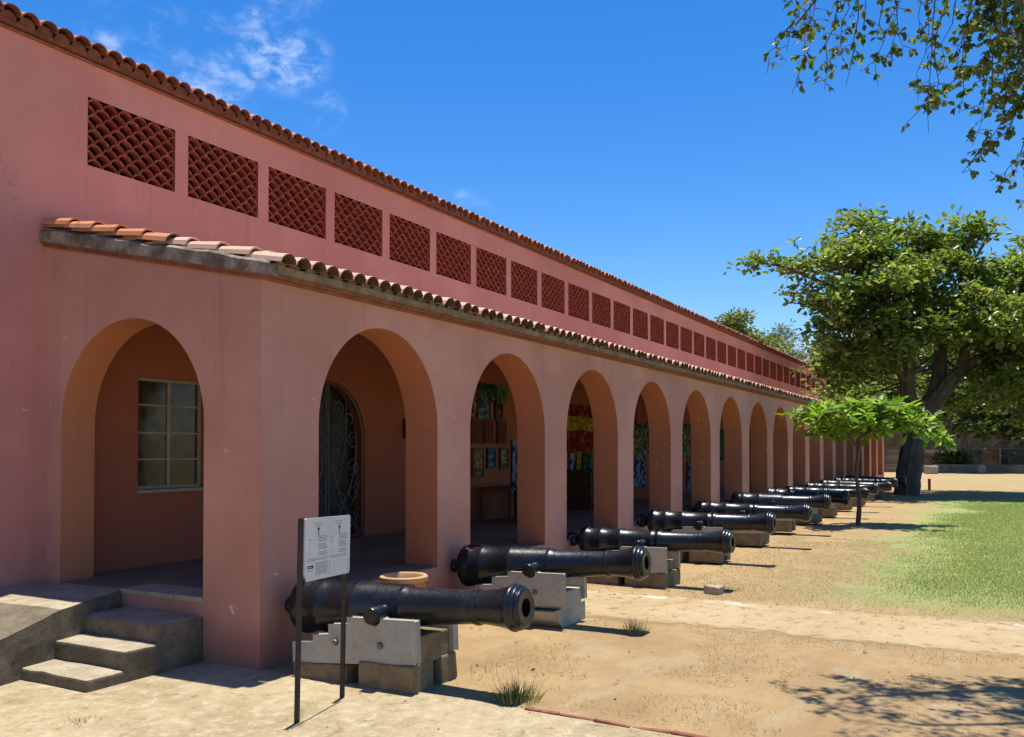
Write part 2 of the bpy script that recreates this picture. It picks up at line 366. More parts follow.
# ------------------------------------------------------------------ walls with holes
def wall_mesh(mb, s0, s1, zlo, ztop, holes, P, t):
    """holes: dict(s0,s1,lo,hi(s),arc) ; P(s,z,d)"""
    br = {s0, s1}
    for h in holes:
        br |= {h['s0'], h['s1']}
        if h.get('r'):
            c = (h['s0'] + h['s1']) / 2
            br |= {c + h['r'] * math.cos(math.pi * k / 28) for k in range(29)}
    br = sorted(b for b in br if s0 - 1e-6 <= b <= s1 + 1e-6); b2 = []
    for b in br:
        if not b2 or b - b2[-1] > 1e-5: b2.append(b)
    def hi(h, s):
        if h.get('r'):
            c = (h['s0'] + h['s1']) / 2
            return h['hi'] + math.sqrt(max(0, h['r'] ** 2 - (s - c) ** 2))
        return h['hi']
    for a, b in zip(b2, b2[1:]):
        m = (a + b) / 2
        hs = sorted([h for h in holes if h['s0'] < m < h['s1']], key=lambda h: h['lo'])
        za, zb = zlo, zlo
        for h in hs + [None]:
            na, nb = (h['lo'], h['lo']) if h else (ztop(a), ztop(b))
            if na > za + 1e-6 or nb > zb + 1e-6:
                mb.quad(P(a, za, 0), P(b, zb, 0), P(b, nb, 0), P(a, na, 0))
                mb.cm = 1; mb.quad(P(b, zb, t), P(a, za, t), P(a, na, t), P(b, nb, t)); mb.cm = 0
            if h:
                za, zb = hi(h, a), hi(h, b)
                mb.cm = 1; mb.quad(P(a, za, 0), P(b, zb, 0), P(b, zb, t), P(a, za, t))      # soffit
                mb.quad(P(b, h['lo'], 0), P(a, h['lo'], 0), P(a, h['lo'], t), P(b, h['lo'], t)); mb.cm = 0
        mb.quad(P(a, ztop(a), 0), P(b, ztop(b), 0), P(b, ztop(b), t), P(a, ztop(a), t))
    for h in holes:
        for s in (h['s0'], h['s1']):
            mb.cm = 1; mb.quad(P(s, h['lo'], 0), P(s, hi(h, s), 0), P(s, hi(h, s), t), P(s, h['lo'], t)); mb.cm = 0
    for s in (s0, s1): mb.quad(P(s, zlo, 0), P(s, ztop(s), 0), P(s, ztop(s), t), P(s, zlo, t))

# ------------------------------------------------------------------ BUILDING
bld = tag(empty('museum_building', (X0, A, 0)), 'long pink arcaded building with red tile screens under its terracotta tile eaves', 'building')
inv = Matrix.Translation((-X0, -A, 0))
def bpart(mb, name, mats, parent=None, **k):
    if parent is None:
        parent = bld
    # geometry is given in world space; children hang from the building's base point
    mb.v = [(x - X0, y - A, z) for x, y, z in mb.v]
    return mb.build(name, mats, parent, **k)
TW = .37
arcs = [dict(s0=5.47 + 2.30 * k, s1=7.17 + 2.30 * k, lo=FLOOR, hi=1.81, r=.85) for k in range(17)]
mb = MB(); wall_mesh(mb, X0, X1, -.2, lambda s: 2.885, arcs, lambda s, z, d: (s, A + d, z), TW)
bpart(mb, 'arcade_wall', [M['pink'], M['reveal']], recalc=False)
slope = (3.40 - 2.885) / (B - A)
for k, (xa, dn) in enumerate(((X0, 1), (X1, -1))):
    mb = MB(); wall_mesh(mb, A + TW, B, -.2, lambda s: 2.885 + slope * (s - A), [dict(s0=5.30, s1=7.0, lo=FLOOR - .036, hi=1.81, r=.85)],
                         lambda s, z, d: (xa + d * dn, s, z), .32)
    mb.prism([(A + .001, 2.884), (A + TW, 2.884), (A + TW, 2.886 + slope * TW)], xa + .0005 * dn, xa + .32 * dn, lambda p, t: (t, p[0], p[1]))
    bpart(mb, 'end_wall', [M['pink'], M['reveal']], recalc=False)
# main wall: tile-screen openings and doors
WIN0, WINP, WINW = 5.245, 1.1445, .982
wins = [dict(s0=WIN0 + WINP * k, s1=WIN0 + WINP * k + WINW, lo=4.187, hi=4.812) for k in range(34)]
doors = [dict(s0=7.9, s1=9.3, lo=FLOOR, hi=1.75, r=.7)] + [dict(s0=x, s1=x + 1.4, lo=FLOOR, hi=1.75, r=.7) for x in (13.55, 20.4, 27.3, 34.2, 40.0)]
casement = dict(s0=5.81, s1=6.63, lo=1.22, hi=2.305)
mb = MB(); wall_mesh(mb, X0, X1, -.2, lambda s: 3.45, doors + [casement], lambda s, z, d: (s, B + d, z), .3)
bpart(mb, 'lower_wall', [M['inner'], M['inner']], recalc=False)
mb = MB(); wall_mesh(mb, X0, X1, 3.45, lambda s: 5.14, wins, lambda s, z, d: (s, B + d, z), .3)
wall_mesh(mb, -4.0, X0, -.2, lambda s: 5.14, [], lambda s, z, d: (s, B + d, z), .3)
bpart(mb, 'upper_wall', [M['rose'], M['inner']], recalc=False)
# plain outer skin of the low wall left of the veranda, same rose paint as above

mb = MB(); mb.box(-4, X1, 14.4, 14.7, -.2, 5.14); mb.box(-4, -3.7, B + .3, 14.4, -.2, 5.14); mb.box(X1 - .3, X1, B + .3, 14.4, -.2, 5.14)
bpart(mb, 'rear_wall', M['rose'])
mb = MB(); mb.box(X0 + .32, X1 - .32, A + TW, B, -.1, FLOOR); bpart(mb, 'veranda_floor', M['floor'])
mb = MB(); mb.box(-3.7, X1 - .3, B + .3, 14.4, -.1, FLOOR); bpart(mb, 'hall_floor', M['floor'])
mb = MB()
x = 5.30
for i in range(3):
    w = .94 / 3; mb.box(X0 - .012, X0 + .319, 5.302 + i * w, 5.302 + (i + 1) * w - .006, FLOOR - .035, FLOOR + .006)
bpart(mb, 'door_sill', M['stonelip'], bevel=.006)
mb = MB(); mb.box(X0 + .001, X0 + .319, 6.243, 6.998, FLOOR - .034, FLOOR + .004); bpart(mb, 'arch_sill', M['floor'])
for a in arcs[:1]: pass
mb = MB()
for a in arcs: mb.box(a['s0'] + .003, a['s1'] - .003, A + .004, A + TW, FLOOR + .002, FLOOR + .012)
bpart(mb, 'arch_sill', M['floor'])
# veranda ceiling (under side of lean-to)
mb = MB(); mb.prism([(A + TW, 2.83), (B - .002, 3.34), (B - .002, 3.38), (A + TW, 2.87)], X0 + .32, X1 - .32, lambda p, t: (t, p[0], p[1]))
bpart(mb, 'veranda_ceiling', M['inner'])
# ---- roofs
def tile_roof(mb, xa, xb, pitch, y0, z0, y1, z1, seg, rr, thick=.014, lap=.03, jit=.006, n=6):
    """barrel cover tiles laid in columns up the slope"""
    L = math.hypot(y1 - y0, z1 - z0); dy, dz = (y1 - y0) / L, (z1 - z0) / L; rows = max(1, round(L / seg)); sg = L / rows
    k = 0; x = xa
    while x < xb:
        for r in range(rows):
            s0 = r * sg - (lap if r else 0) + random.uniform(-jit, jit) * 2; s1 = (r + 1) * sg + .02
            if r == 0: s0 = random.uniform(-.02, .02)
            jx = random.uniform(-jit, jit); ra, rb = rr * random.uniform(.97, 1.05), rr * .86
            lift0 = .016 if r else 0.0
            vs = []
            for (s, q, lf) in ((s0, ra, lift0 + .012), (s1, rb, 0)):
                for inner in (0, 1):
                    for i in range(n + 1):
                        a = math.pi * i / n; w = q - inner * thick
                        px = x + jx + w * math.cos(a); h = w * .88 * math.sin(a) + lf
                        vs.append((px, y0 + dy * s - dz * h, z0 + dz * s + dy * h))
            m = n + 1; fs = []
            for i in range(n):
                fs.append((i, i + 1, 2 * m + i + 1, 2 * m + i))
            mb.add(vs, fs); o_ = len(mb.v) - len(vs); mb.cm = 1 if r == 0 else 0
            for i in range(n):
                for q_ in ((i, m + i, m + i + 1, i + 1), (m + i, 3 * m + i, 3 * m + i + 1, m + i + 1)): mb.f.append(tuple(o_ + w_ for w_ in q_)); mb.mi.append(mb.cm)
            mb.cm = 0
        x += pitch; k += 1
ZE = 2.945
vr_y0, vr_z0, vr_y1, vr_z1 = 4.555, ZE + .005, B - .01, 3.535
sl = (vr_z1 - vr_z0) / (vr_y1 - vr_y0)
mb = MB(); mb.prism([(4.605, 2.891), (A - .0, 2.891), (B - .003, 2.893 + slope * (B - A)), (B - .003, ZE + sl * (B - 4.6)), (4.605, ZE)], X0 - .02, X1 + .1, lambda p, t: (t, p[0], p[1]))
vroof = bpart(mb, 'veranda_roof', M['fill'])
mb = MB(); tile_roof(mb, X0 + .085, X1, .167, vr_y0, vr_z0, vr_y1, vr_z1, .36, .083); 
tl = bpart(mb, 'roof_tiles', [M['paletile'], M['soot']], parent=vroof, recalc=False)
# mortar plugs under every cover tile along the eave
mb = MB(); x = X0 + .085
while x < X1:
    pts = [(x + .062 * math.cos(math.pi * i / 6), ZE - .002 + .050 * math.sin(math.pi * i / 6)) for i in range(7)]
    d = random.uniform(.035, .06); mb.prism(pts, 4.575 + d, 4.75, lambda p, t: (p[0], t, p[1])); x += .167
bpart(mb, 'eave_mortar', M['fill'], parent=vroof)
# moulded brick courses
mb = MB(); mb.box(X0 - .04, X1 + .075, A - .065, A - .001, 2.868, 2.890); mb.box(X0 - .02, X1 + .05, A - .03, A - .001, 2.847, 2.866)
for (d, q) in ((.052, .0), (.032, .024)):
    mb.prism([(A - .001, 2.868 - q), (B - .001, 2.868 - q + slope * (B - A)), (B - .001, 2.890 - q + slope * (B - A)), (A - .001, 2.890 - q)], X0 - d + .01, X0 - .001, lambda p, t: (t, p[0], p[1]))
bpart(mb, 'brick_course', M['brickline'], parent=vroof)
mb = MB(); N = 26      # thick mortar verge on the end of the lean-to
prev = None
for i in range(N):
    ya = 4.60 + (B - .004 - 4.60) * i / N; yb = 4.60 + (B - .004 - 4.60) * (i + 1) / N
    za, zb = 2.886 + slope * (ya - A), 2.886 + slope * (yb - A)
    f = lambda y: .105 + (sl - slope) * (y - 4.6) + .006 * math.sin(y * 5.1) + .006 * math.sin(y * 13.7) - .03 * max(0, (y - 5.4) / 1.9)
    mb.add([(x_, y_, z_) for (y_, z_, t_) in ((ya, za, f(ya)), (yb, zb, f(yb))) for (x_, z_) in ((X0 - .055, z_), (X0 - .055, z_ + t_ - .02), (X0 - .03, z_ + t_), (X0 + .05, z_ + t_), (X0 + .05, z_))],
           [(0, 1, 6, 5), (1, 2, 7, 6), (2, 3, 8, 7), (3, 4, 9, 8), (4, 0, 5, 9)])
mb.add([(X0 - .055, 4.6, 2.886 + slope * (4.6 - A)), (X0 - .055, 4.6, 2.886 + slope * (4.6 - A) + f(4.6) - .02), (X0 + .05, 4.6, 2.886 + slope * (4.6 - A) + f(4.6)), (X0 + .05, 4.6, 2.886 + slope * (4.6 - A))], [(0, 1, 2, 3)])
bpart(mb, 'verge', M['verge'], parent=vroof, smooth=True)
mb = MB(); tile_roof(mb, X0 + .03, X0 + .035, .2, 5.70, ZE + .028 + sl * 1.10, B - .02, ZE + .028 + sl * (B - 4.62), .31, .085)
bpart(mb, 'verge_tiles', [M['tile'], M['soot']], parent=vroof, recalc=False)
# main roof
ry0, rz0, ry1, rz1 = 7.13, 5.185, 10.97, 6.45
ms = (rz1 - rz0) / (ry1 - ry0)
mb = MB(); mb.prism([(7.185, 5.142), (7.185, 5.178), (10.97, rz1), (14.85, 5.178), (14.85, 5.142)], -4.1, X1 + .12, lambda p, t: (t, p[0], p[1]))
mroof = bpart(mb, 'main_roof', M['redsoot'])
mb = MB(); tile_roof(mb, -4, X1 + .05, .1625, ry0, rz0, ry1, rz1, .40, .086); tile_roof(mb, -4, X1 + .05, .1625, 14.9, rz0, 10.97, rz1, 1.3, .086)
bpart(mb, 'roof_tiles', [M['oldtile'], M['redsoot']], parent=mroof, recalc=False)
mb = MB(); x = -4
while x < X1:
    pts = [(x + .070 * math.cos(math.pi * i / 6), rz0 - .006 + .058 * math.sin(math.pi * i / 6)) for i in range(7)]
    mb.prism(pts, 7.165 + random.uniform(0, .02), 7.24, lambda p, t: (p[0], t, p[1])); x += .1625
bpart(mb, 'eave_mortar', M['redsoot'], parent=mroof)
mb = MB(); mb.box(-4, X1 + .04, B - .034, B - .001, 5.112, 5.130)
bpart(mb, 'brick_course', M['brickline'], parent=mroof, bevel=.004)
# ---- tile screens (one mesh shared by 34 parts)
def screen_mesh():
    mb = MB(); cw = WINW / 6; rh = .069; n = 8; Hh = .624
    for r in range(-1, 10):
        for c in range(-1, 7):
            cx = (c + .5 + (.5 if r % 2 else 0)) * cw; z0 = r * rh
            vs = []; rt = random.uniform(-.004, .004)
            for y in (rt, .075):
                for q in (0, 1):
                    for i in range(n + 1):
                        a = math.pi * i / n; px = cx + (cw * .50 - q * .013) * math.cos(a); pz = z0 + (rh * 1.06 - q * .014) * math.sin(a)
                        vs.append((min(max(px, .001), WINW - .001), y, min(max(pz, .001), Hh)))
            m = n + 1; fs = []
            for i in range(n):
                fs += [(i, i + 1, m + i + 1, m + i), (i + 1, i, 2 * m + i, 2 * m + i + 1), (m + i, m + i + 1, 3 * m + i + 1, 3 * m + i)]
            mb.add(vs, fs)
    return mb
sm = screen_mesh(); sc0 = sm.build('tile_screen', M['screen'], bld, recalc=False)
sc0.location = (WIN0 - X0, B + .010 - A, 4.1875)
for k in range(1, 34):
    c = sc0.copy(); col.objects.link(c); c.location.x = WIN0 + WINP * k - X0
# ---- steel casement
wnd = MB(); wnd.box(5.81, 6.63, B + .06, B + .10, 1.22, 1.25); wnd.box(5.81, 6.63, B + .06, B + .10, 2.275, 2.305)
for xx in (5.81, 6.595): wnd.box(xx, xx + .035, B + .061, B + .101, 1.25, 2.275)
wnd.box(6.205, 6.24, B + .061, B + .101, 1.25, 2.275)
for zz in (1.50, 1.76, 2.03): wnd.box(5.845, 6.595, B + .066, B + .09, zz, zz + .018)
cas = bpart(wnd, 'window', M['frame'])
pb = MB(); pb.box(5.84, 6.60, B + .074, B + .080, 1.245, 2.28); pb.v = [(x - X0, y - A, z) for x, y, z in pb.v]; pb.build('pane', M['glass'], cas)
sb = MB(); sb.box(5.77, 6.67, B - .05, B + .06, 1.185, 1.218); sb.v = [(x - X0, y - A, z) for x, y, z in sb.v]; sb.build('sill', M['frame'], cas, bevel=.005)
# ---- wrought iron gate in the first door
def spiral(cx, cz, r0, turns, a0, sgn, y):
    return [(cx + r0 * (1 - .8 * t) * math.cos(a0 + sgn * turns * 2 * math.pi * t), y, cz + r0 * (1 - .8 * t) * math.sin(a0 + sgn * turns * 2 * math.pi * t)) for t in [i / 22 for i in range(23)]]
gb = MB(); gx, gr, gy = 8.6, .685, B + .035
gb.tube([(gx - gr, gy, FLOOR + .03), (gx - gr, gy, 1.75)] + [(gx - gr * math.cos(math.pi * k / 16), gy, 1.75 + gr * math.sin(math.pi * k / 16)) for k in range(1, 16)] + [(gx + gr, gy, 1.75), (gx + gr, gy, FLOOR + .03), (gx - gr, gy, FLOOR + .03)], .017, 5)
for dx in (-.022, .022): gb.tube([(gx + dx, gy, FLOOR + .03), (gx + dx, gy, 2.43)], .013, 5)
gate = bpart(gb, 'iron_gate', M['wrought'])
sb = MB()
for s in (-1, 1):
    q = lambda d: gx + s * d
    for (d, z, r, t, a, g_) in ((.19, 2.12, .12, 1.4, 4.7, 1), (.42, 1.98, .10, 1.3, 3.4, -1), (.50, 1.72, .11, 1.4, 1.6, 1), (.20, 1.74, .14, 1.5, 4.9, -1), (.48, 1.40, .12, 1.4, 4.4, 1), (.20, 1.36, .12, 1.4, 1.5, 1), (.50, 1.06, .12, 1.5, 1.4, -1), (.22, .98, .13, 1.5, 4.8, 1), (.46, .74, .12, 1.4, 3.6, 1), (.18, .66, .10, 1.3, 1.0, -1)):
        sb.tube(spiral(q(d), z, r, t, a if s > 0 else math.pi - a, g_ * s, gy), .009, 4)
    for (p0, p1, bend) in (((.03, .55), (.55, 1.85), .18), ((.03, .9), (.35, 2.2), .12), ((.62, .55), (.1, 1.6), -.15), ((.03, .5), (.62, 1.2), .1)):
        pts = []
        for i in range(13):
            t = i / 12; pts.append((q(p0[0] + (p1[0] - p0[0]) * t + bend * math.sin(math.pi * t)), gy, p0[1] + (p1[1] - p0[1]) * t))
        sb.tube(pts, .010, 4)
sb.v = [(x - X0, y - A, z) for x, y, z in sb.v]; sb.build('scrollwork', M['wrought'], gate)
for dd in doors:
    mb = MB(); c_ = (dd['s0'] + dd['s1']) / 2
    mb.prism([(c_ - .698, FLOOR + .001), (c_ + .698, FLOOR + .001)] + [(c_ + .698 * math.cos(math.pi * k / 18), 1.75 + .698 * math.sin(math.pi * k / 18)) for k in range(19)], B + .17, B + .21, lambda p, t: (p[0], t, p[1]))
    bpart(mb, 'door', M['black'])  # black sheet added in each opening so the doorway reads dark
mb = MB(); mb.box(10.14, 10.30, B - .09, B - .001, 1.76, 2.02); bpart(mb, 'meter_box', M['black'], bevel=.008)
mb = MB(); mb.tube([(10.22, B - .02, 2.02), (10.22, B - .02, 2.80)], .012, 6); bpart(mb, 'conduit', M['frame'])

# ------------------------------------------------------------------ STEPS, RAMP, GROUND
from mathutils import noise as mnoise
def sheet(name, poly, z, m, label=None, jitter=0, kind='structure'):
    """irregular flat sheet: outline is resampled and roughened"""
    pts = []
    n = len(poly)
    for i in range(n):
        a, b = Vector(poly[i]), Vector(poly[(i + 1) % n]); L = (b - a).length; k = max(1, int(L / .12)) if L < 60 else max(1, int(L / 1.))
        nm = Vector((-(b - a).y, (b - a).x)).normalized()
        for j in range(k):
            p = a + (b - a) * (j / k)
            pts.append(p + nm * jitter * (mnoise.noise(Vector((p.x * 1.7, p.y * 1.7, 3))) + .5 * mnoise.noise(Vector((p.x * 6, p.y * 6, 9)))))
    b = bmesh.new(); vs = [b.verts.new((p.x, p.y, z)) for p in pts]; es = [b.edges.new((vs[i], vs[(i + 1) % len(vs)])) for i in range(len(vs))]
    bmesh.ops.triangle_fill(b, use_beauty=True, edges=es)
    bmesh.ops.recalc_face_normals(b, faces=b.faces)
    if b.faces and sum(f.normal.z for f in b.faces) < 0: bmesh.ops.reverse_faces(b, faces=b.faces)
    me = bpy.data.meshes.new(name); b.to_mesh(me); b.free(); me.materials.append(m)
    o = bpy.data.objects.new(name, me); col.objects.link(o); o['kind'] = kind; return o
mb = MB(); mb.quad((-400, -600, 0), (900, -600, 0), (900, 600, 0), (-400, 600, 0)); g = mb.build('ground', M['ground'], recalc=False); g['kind'] = 'structure'
sheet('stone_paving', [(-12, -9), (4.86, -9), (4.86, 1.3), (4.87, 2.0), (4.93, 2.8), (4.92, 3.3), (4.88, 4.72), (4.84, 7.24), (-12, 7.24)], .004, M['apron'], jitter=.03)
sheet('concrete_path', [(7.5, -9), (9.9, -9), (9.9, .3), (9.9, 4.45), (7.5, 4.4), (7.5, .5)], .004, M['path'], jitter=.05)
# brick edging: single bricks
eb = None
ys = [2.70 - i * .235 for i in range(9)]
for i, y in enumerate(ys):
    if i in (0,): continue
    mb = MB(); mb.box(-.018, .018, -.114, .114, -.05, .014 + random.uniform(-.006, .006)); o = mb.build('edging_brick', M['brick'], None, bevel=.008)
    rough(o, .004, 2, 9, i); o.location = (4.905 - .02 * (y < 2) + random.uniform(-.01, .01), y, 0); o.rotation_euler = (random.uniform(-.05, .05), random.uniform(-.1, .1), random.uniform(-.07, .07))
    tag(o, '%s sunken red edging brick between paving and sand, counted from the green tuft' % ('zeroth', 'first', 'second', 'third', 'fourth', 'fifth', 'sixth', 'seventh', 'eighth')[i], 'brick', 'red bricks edging the paving')
# steps
st = tag(empty('stone_steps', (4.4, 5.6, 0)), 'three worn concrete steps leading up to the end arch of the veranda', 'steps')
for i, (xf, z) in enumerate(((3.855, .085), (4.147, .212), (4.436, .345))):
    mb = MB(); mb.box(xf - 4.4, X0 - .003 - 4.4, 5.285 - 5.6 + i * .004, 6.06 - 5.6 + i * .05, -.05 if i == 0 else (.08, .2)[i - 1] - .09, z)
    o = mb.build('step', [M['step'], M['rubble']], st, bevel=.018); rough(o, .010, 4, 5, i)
    for p_ in o.data.polygons: p_.material_index = 0 if p_.normal.z > .6 else 1  # side faces get the concrete with painted-in shade
# ramp : sloping slab left of the steps
mb = MB()
sec = [(-1.0, 0.02, 5.60), (1.2, .03, 5.72), (2.6, .075, 5.82), (3.2, .19, 5.90), (3.66, .305, 5.96), (4.2, .425, 6.06), (4.6, .465, 6.16), (X0 - .004, .475, 6.21)]
for (xa, za, ya), (xb, zb, yb) in zip(sec, sec[1:]):
    mb.add([(xa, ya - .02, -.1), (xa, ya, za), (xa, B - .015, za + .006), (xb, yb - .02, -.1), (xb, yb, zb), (xb, B - .015, zb + .006)], [(0, 1, 4, 3), (1, 2, 5, 4)])
mb.add([(X0 - .004, 6.19, -.1), (X0 - .004, 6.21, .475), (X0 - .004, B - .015, .48), (X0 - .004, B - .015, -.1)], [(0, 1, 2, 3)])
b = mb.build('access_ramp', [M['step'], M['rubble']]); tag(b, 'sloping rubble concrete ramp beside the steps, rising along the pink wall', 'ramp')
bm_ = bmesh.new(); bm_.from_mesh(b.data); bmesh.ops.remove_doubles(bm_, verts=bm_.verts, dist=1e-4); bmesh.ops.subdivide_edges(bm_, edges=bm_.edges, cuts=5, use_grid_fill=True)
for v in bm_.verts:
    nv = mnoise.noise_vector(Vector(v.co) * 4); 
    if v.co.y < B - .1: v.co += nv * .012
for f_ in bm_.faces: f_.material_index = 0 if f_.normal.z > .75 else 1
bm_.to_mesh(b.data); bm_.free()

# ------------------------------------------------------------------ CANNONS
def barrel_profile(kind):
    # (radius, distance from the muzzle face); flowing out of the bore
    P = [(.0, .42), (.058, .42), (.060, .0), (.112, -.004), (.126, .006), (.130, .020), (.129, .028), (.143, .034), (.147, .046), (.145, .058), (.152, .064), (.156, .076), (.153, .090), (.144, .102), (.138, .12)]
    P += [(.126, .18), (.117, .24), (.111, .30), (.109, .33), (.119, .338), (.121, .352), (.119, .366), (.110, .374)]
    if kind == 0:
        P += [(.130, .86), (.146, .90), (.150, .915), (.146, .93), (.152, .945), (.168, 1.28), (.178, 1.30), (.178, 1.315), (.170, 1.33), (.176, 1.57), (.190, 1.60), (.192, 1.62), (.184, 1.645), (.186, 1.74), (.198, 1.77), (.203, 1.80), (.198, 1.835), (.17, 1.86)]
    else:
        P += [(.124, .80), (.138, .83), (.140, .845), (.130, .86), (.131, .90), (.142, .92), (.142, .935), (.136, .95), (.150, 1.28), (.162, 1.30), (.162, 1.315), (.154, 1.33), (.160, 1.52), (.174, 1.545), (.174, 1.565), (.166, 1.59), (.168, 1.70), (.182, 1.73), (.186, 1.77), (.182, 1.80), (.15, 1.83)]
    e = P[-1][1]
    P += [(.12, e + .02), (.085, e + .035), (.055, e + .045), (.040, e + .06), (.038, e + .075), (.055, e + .09), (.066, e + .115), (.060, e + .14), (.04, e + .155), (.0, e + .16)]
    return P
TR = 1.02   # trunnion position from the muzzle
def make_cannon(kind):
    c = empty('cannon')
    mb = MB(); mb.lathe(barrel_profile(kind), 40, lambda x, y, t: (x, t - TR, y), cap=False); mb.build('barrel', M['iron'], c, smooth=True)
    for s in (-1, 1):
        mb = MB(); mb.lathe([(.0, 0), (.058, 0), (.058, .175), (.053, .182), (0, .182)], 20, lambda x, y, t: (s * (.13 + t), x, y - .02), cap=False); mb.build('trunnion', M['iron'], c, smooth=True)
    if kind:
        mb = MB(); y = 1.93 - TR + .02; mb.tube([(.0 + .012, y + .02 + .078 * math.cos(a), .02 + .078 * math.sin(a)) for a in [2 * math.pi * k / 16 for k in range(17)]], .017, 6); mb.build('breech_ring', M['iron'], c, smooth=True)
    mb = MB(); mb.box(-.02, .02, 1.66 - TR, 1.72 - TR, (.19, .172)[kind] - .01, (.19, .172)[kind] + .012); mb.build('vent_patch', M['iron'], c, bevel=.004)
    return c
cheek_poly = [(.72, -.36), (.72, -.225), (.53, -.215), (.53, -.165), (.39, -.155), (.39, -.085), (.225, -.075), (.225, -.03), (.085, -.03)] + \
             [(  .060 * math.cos(a) + .0, -.02 - .060 * math.sin(a)) for a in [math.pi * k / 8 for k in range(0, 9)]] + [(-.085, -.03), (-.325, -.03), (-.325, -.305)]
def make_carriage(kind, dz):
    """origin at trunnion axis; ground lies dz below"""
    c = empty('gun_carriage')
    for s in (-1, 1):
        mb = MB(); mb.prism(cheek_poly, s * .200, s * .262, lambda p, t: (t, p[0], p[1])); ck = mb.build('cheek', M['cheek'], c, bevel=.006)
        for (y, z) in ((.33, -.20), (-.05, -.20)):
            mb = MB(); mb.lathe([(0, .022), (.018, .022), (.024, .012), (.024, -.03)], 10, lambda x, yy, t: (s * (.263 + t), x + y, yy + z), cap=False); mb.build('bolt', M['bolt'], ck, smooth=True)
    if kind == 0:
        mb = MB(); mb.box(-.20, .20, -.30, -.05, -.33, -.15); o = mb.build('transom', M['coral'], c, bevel=.01); rough(o, .008, 3, 6)
        for i, (xa, xb, ya, yb, zt) in enumerate(((-.275, -.03, -.31, .14, -.318), (.06, .275, -.31, .12, -.318), (-.272, -.02, .25, .71, -.352), (.05, .272, .25, .70, -.352))):
            mb = MB(); mb.box(xa, xb, ya, yb, -dz - .03, zt); o = mb.build('base_block', M['coral'], c, bevel=.015); rough(o, .011, 3, 5, i)
    elif kind == 1:
        mb = MB(); mb.box(-.20, .20, -.30, .62, -.35, -.20); mb.build('transom', M['cheek'], c, bevel=.008)
        for i, (ya, yb) in enumerate(((-.27, .10), (.3, .68))):
            mb = MB(); mb.prism([(-.30, -.362), (.34, -.362), (.34, -dz - .03), (-.12, -dz - .03), (-.24, -.45)], ya, yb, lambda p, t: (p[0], t, p[1])); o = mb.build('base_block', M['cheek'], c, bevel=.012)
    else:
        mb = MB(); mb.box(-.20, .20, -.28, .5, -.33, -.2); mb.build('transom', M['coral'], c, bevel=.01)
        for i, (ya, yb, zt) in enumerate(((-.32, .18, -.318), (.27, .71, -.352))):
            mb = MB(); mb.box(-.27, .27, ya, yb, -dz - .03, zt); o = mb.build('base_block', M['coral'], c, bevel=.015); rough(o, .012, 3, 5, i + 5)
    return c
spots = [(5.11, .492, 3.7, 0, 0), (7.47, .515, 3.75, 0, 1), (10.17, .490, 3.72, 1, 2), (12.6, .54, 3.74, 1, 0), (15.05, .545, 3.75, 1, 2), (17.5, .575, 3.78, 0, 0),
         (19.95, .56, 3.72, 0, 2), (22.25, .55, 3.75, 1, 2), (24.65, .56, 3.74, 1, 2), (27.1, .55, 3.72, 0, 2), (29.5, .56, 3.75, 1, 2), (31.9, .55, 3.74, 0, 2)]
ordn = ['nearest', 'second', 'third', 'fourth', 'fifth', 'sixth', 'seventh', 'eighth', 'ninth', 'tenth', 'eleventh', 'twelfth']
cl = ['black iron cannon nearest the camera, lying just behind the white notice sign', 'second black cannon from the notice sign, its trunnion resting on a stepped pale cheek',
      'third black cannon from the notice sign, with a ring at its breech', 'fourth black cannon from the notice sign, ring at its breech, in the long row',
      'fifth black cannon from the notice sign in the row along the arcade', 'sixth black cannon from the notice sign, muzzle short of the young tree']
al = ['stepped grey gun carriage on four brown stone blocks, behind the notice sign', 'stepped pale grey gun carriage on cast grey feet, second from the notice sign',
      'grey gun carriage on brown stones under the third cannon from the sign', 'grey gun carriage on brown stones under the fourth cannon from the sign']
protoC = {}; protoA = {}
tilt0 = -math.atan2(.137, 1.876)
for i, (x, z, y, kb, kc) in enumerate(spots):
    if kb in protoC: c = copy_tree(protoC[kb])
    else: c = protoC[kb] = make_cannon(kb)
    c.location = (x, y, z + .02); c.rotation_euler = (tilt0 * (1, 1, .55, .45, .25, .5, .3, .3, .4, .2, .4, .3)[i], 0, R((0, .6, -.5, .4, -.8, .7, -1.2, .8, .3, -.6, .4, -.3)[i]))
    k_ = (1, 1, .96, 1.03, .97, 1.05, 1.08, .96, 1.02, .95, 1.04, 1)[i]; c.scale = (k_, (1, 1, 1.02, .98, 1.03, .97, .9, 1.03, .97, 1.02, .98, 1)[i], k_)
    lab = cl[i] if i < len(cl) else '%s black cannon from the notice sign, %s' % (ordn[i], ('just behind the young tree trunk', 'past the young tree', 'far along the row in leaf shade', 'far along the row near the big tree', 'muzzle by the big tree trunk', 'farthest of the row, behind the big tree trunk')[i - 6])
    tag(c, lab, 'cannon', 'cannons in a row along the arcade')
    if kc in protoA: a = copy_tree(protoA[kc])
    else: a = protoA[kc] = make_carriage(kc, z)
    a.location = (x, y, z); a.rotation_euler = (R(-2.3) * (1, .6, .6, .4, .3, .4, .3, .3, .3, .2, .3, .3)[i], 0, c.rotation_euler[2])
    lab = al[i] if i < len(al) else 'grey gun carriage on stones under the %s cannon from the notice sign' % ordn[i]
    tag(a, lab, 'gun carriage', 'carriages under the row of cannons')

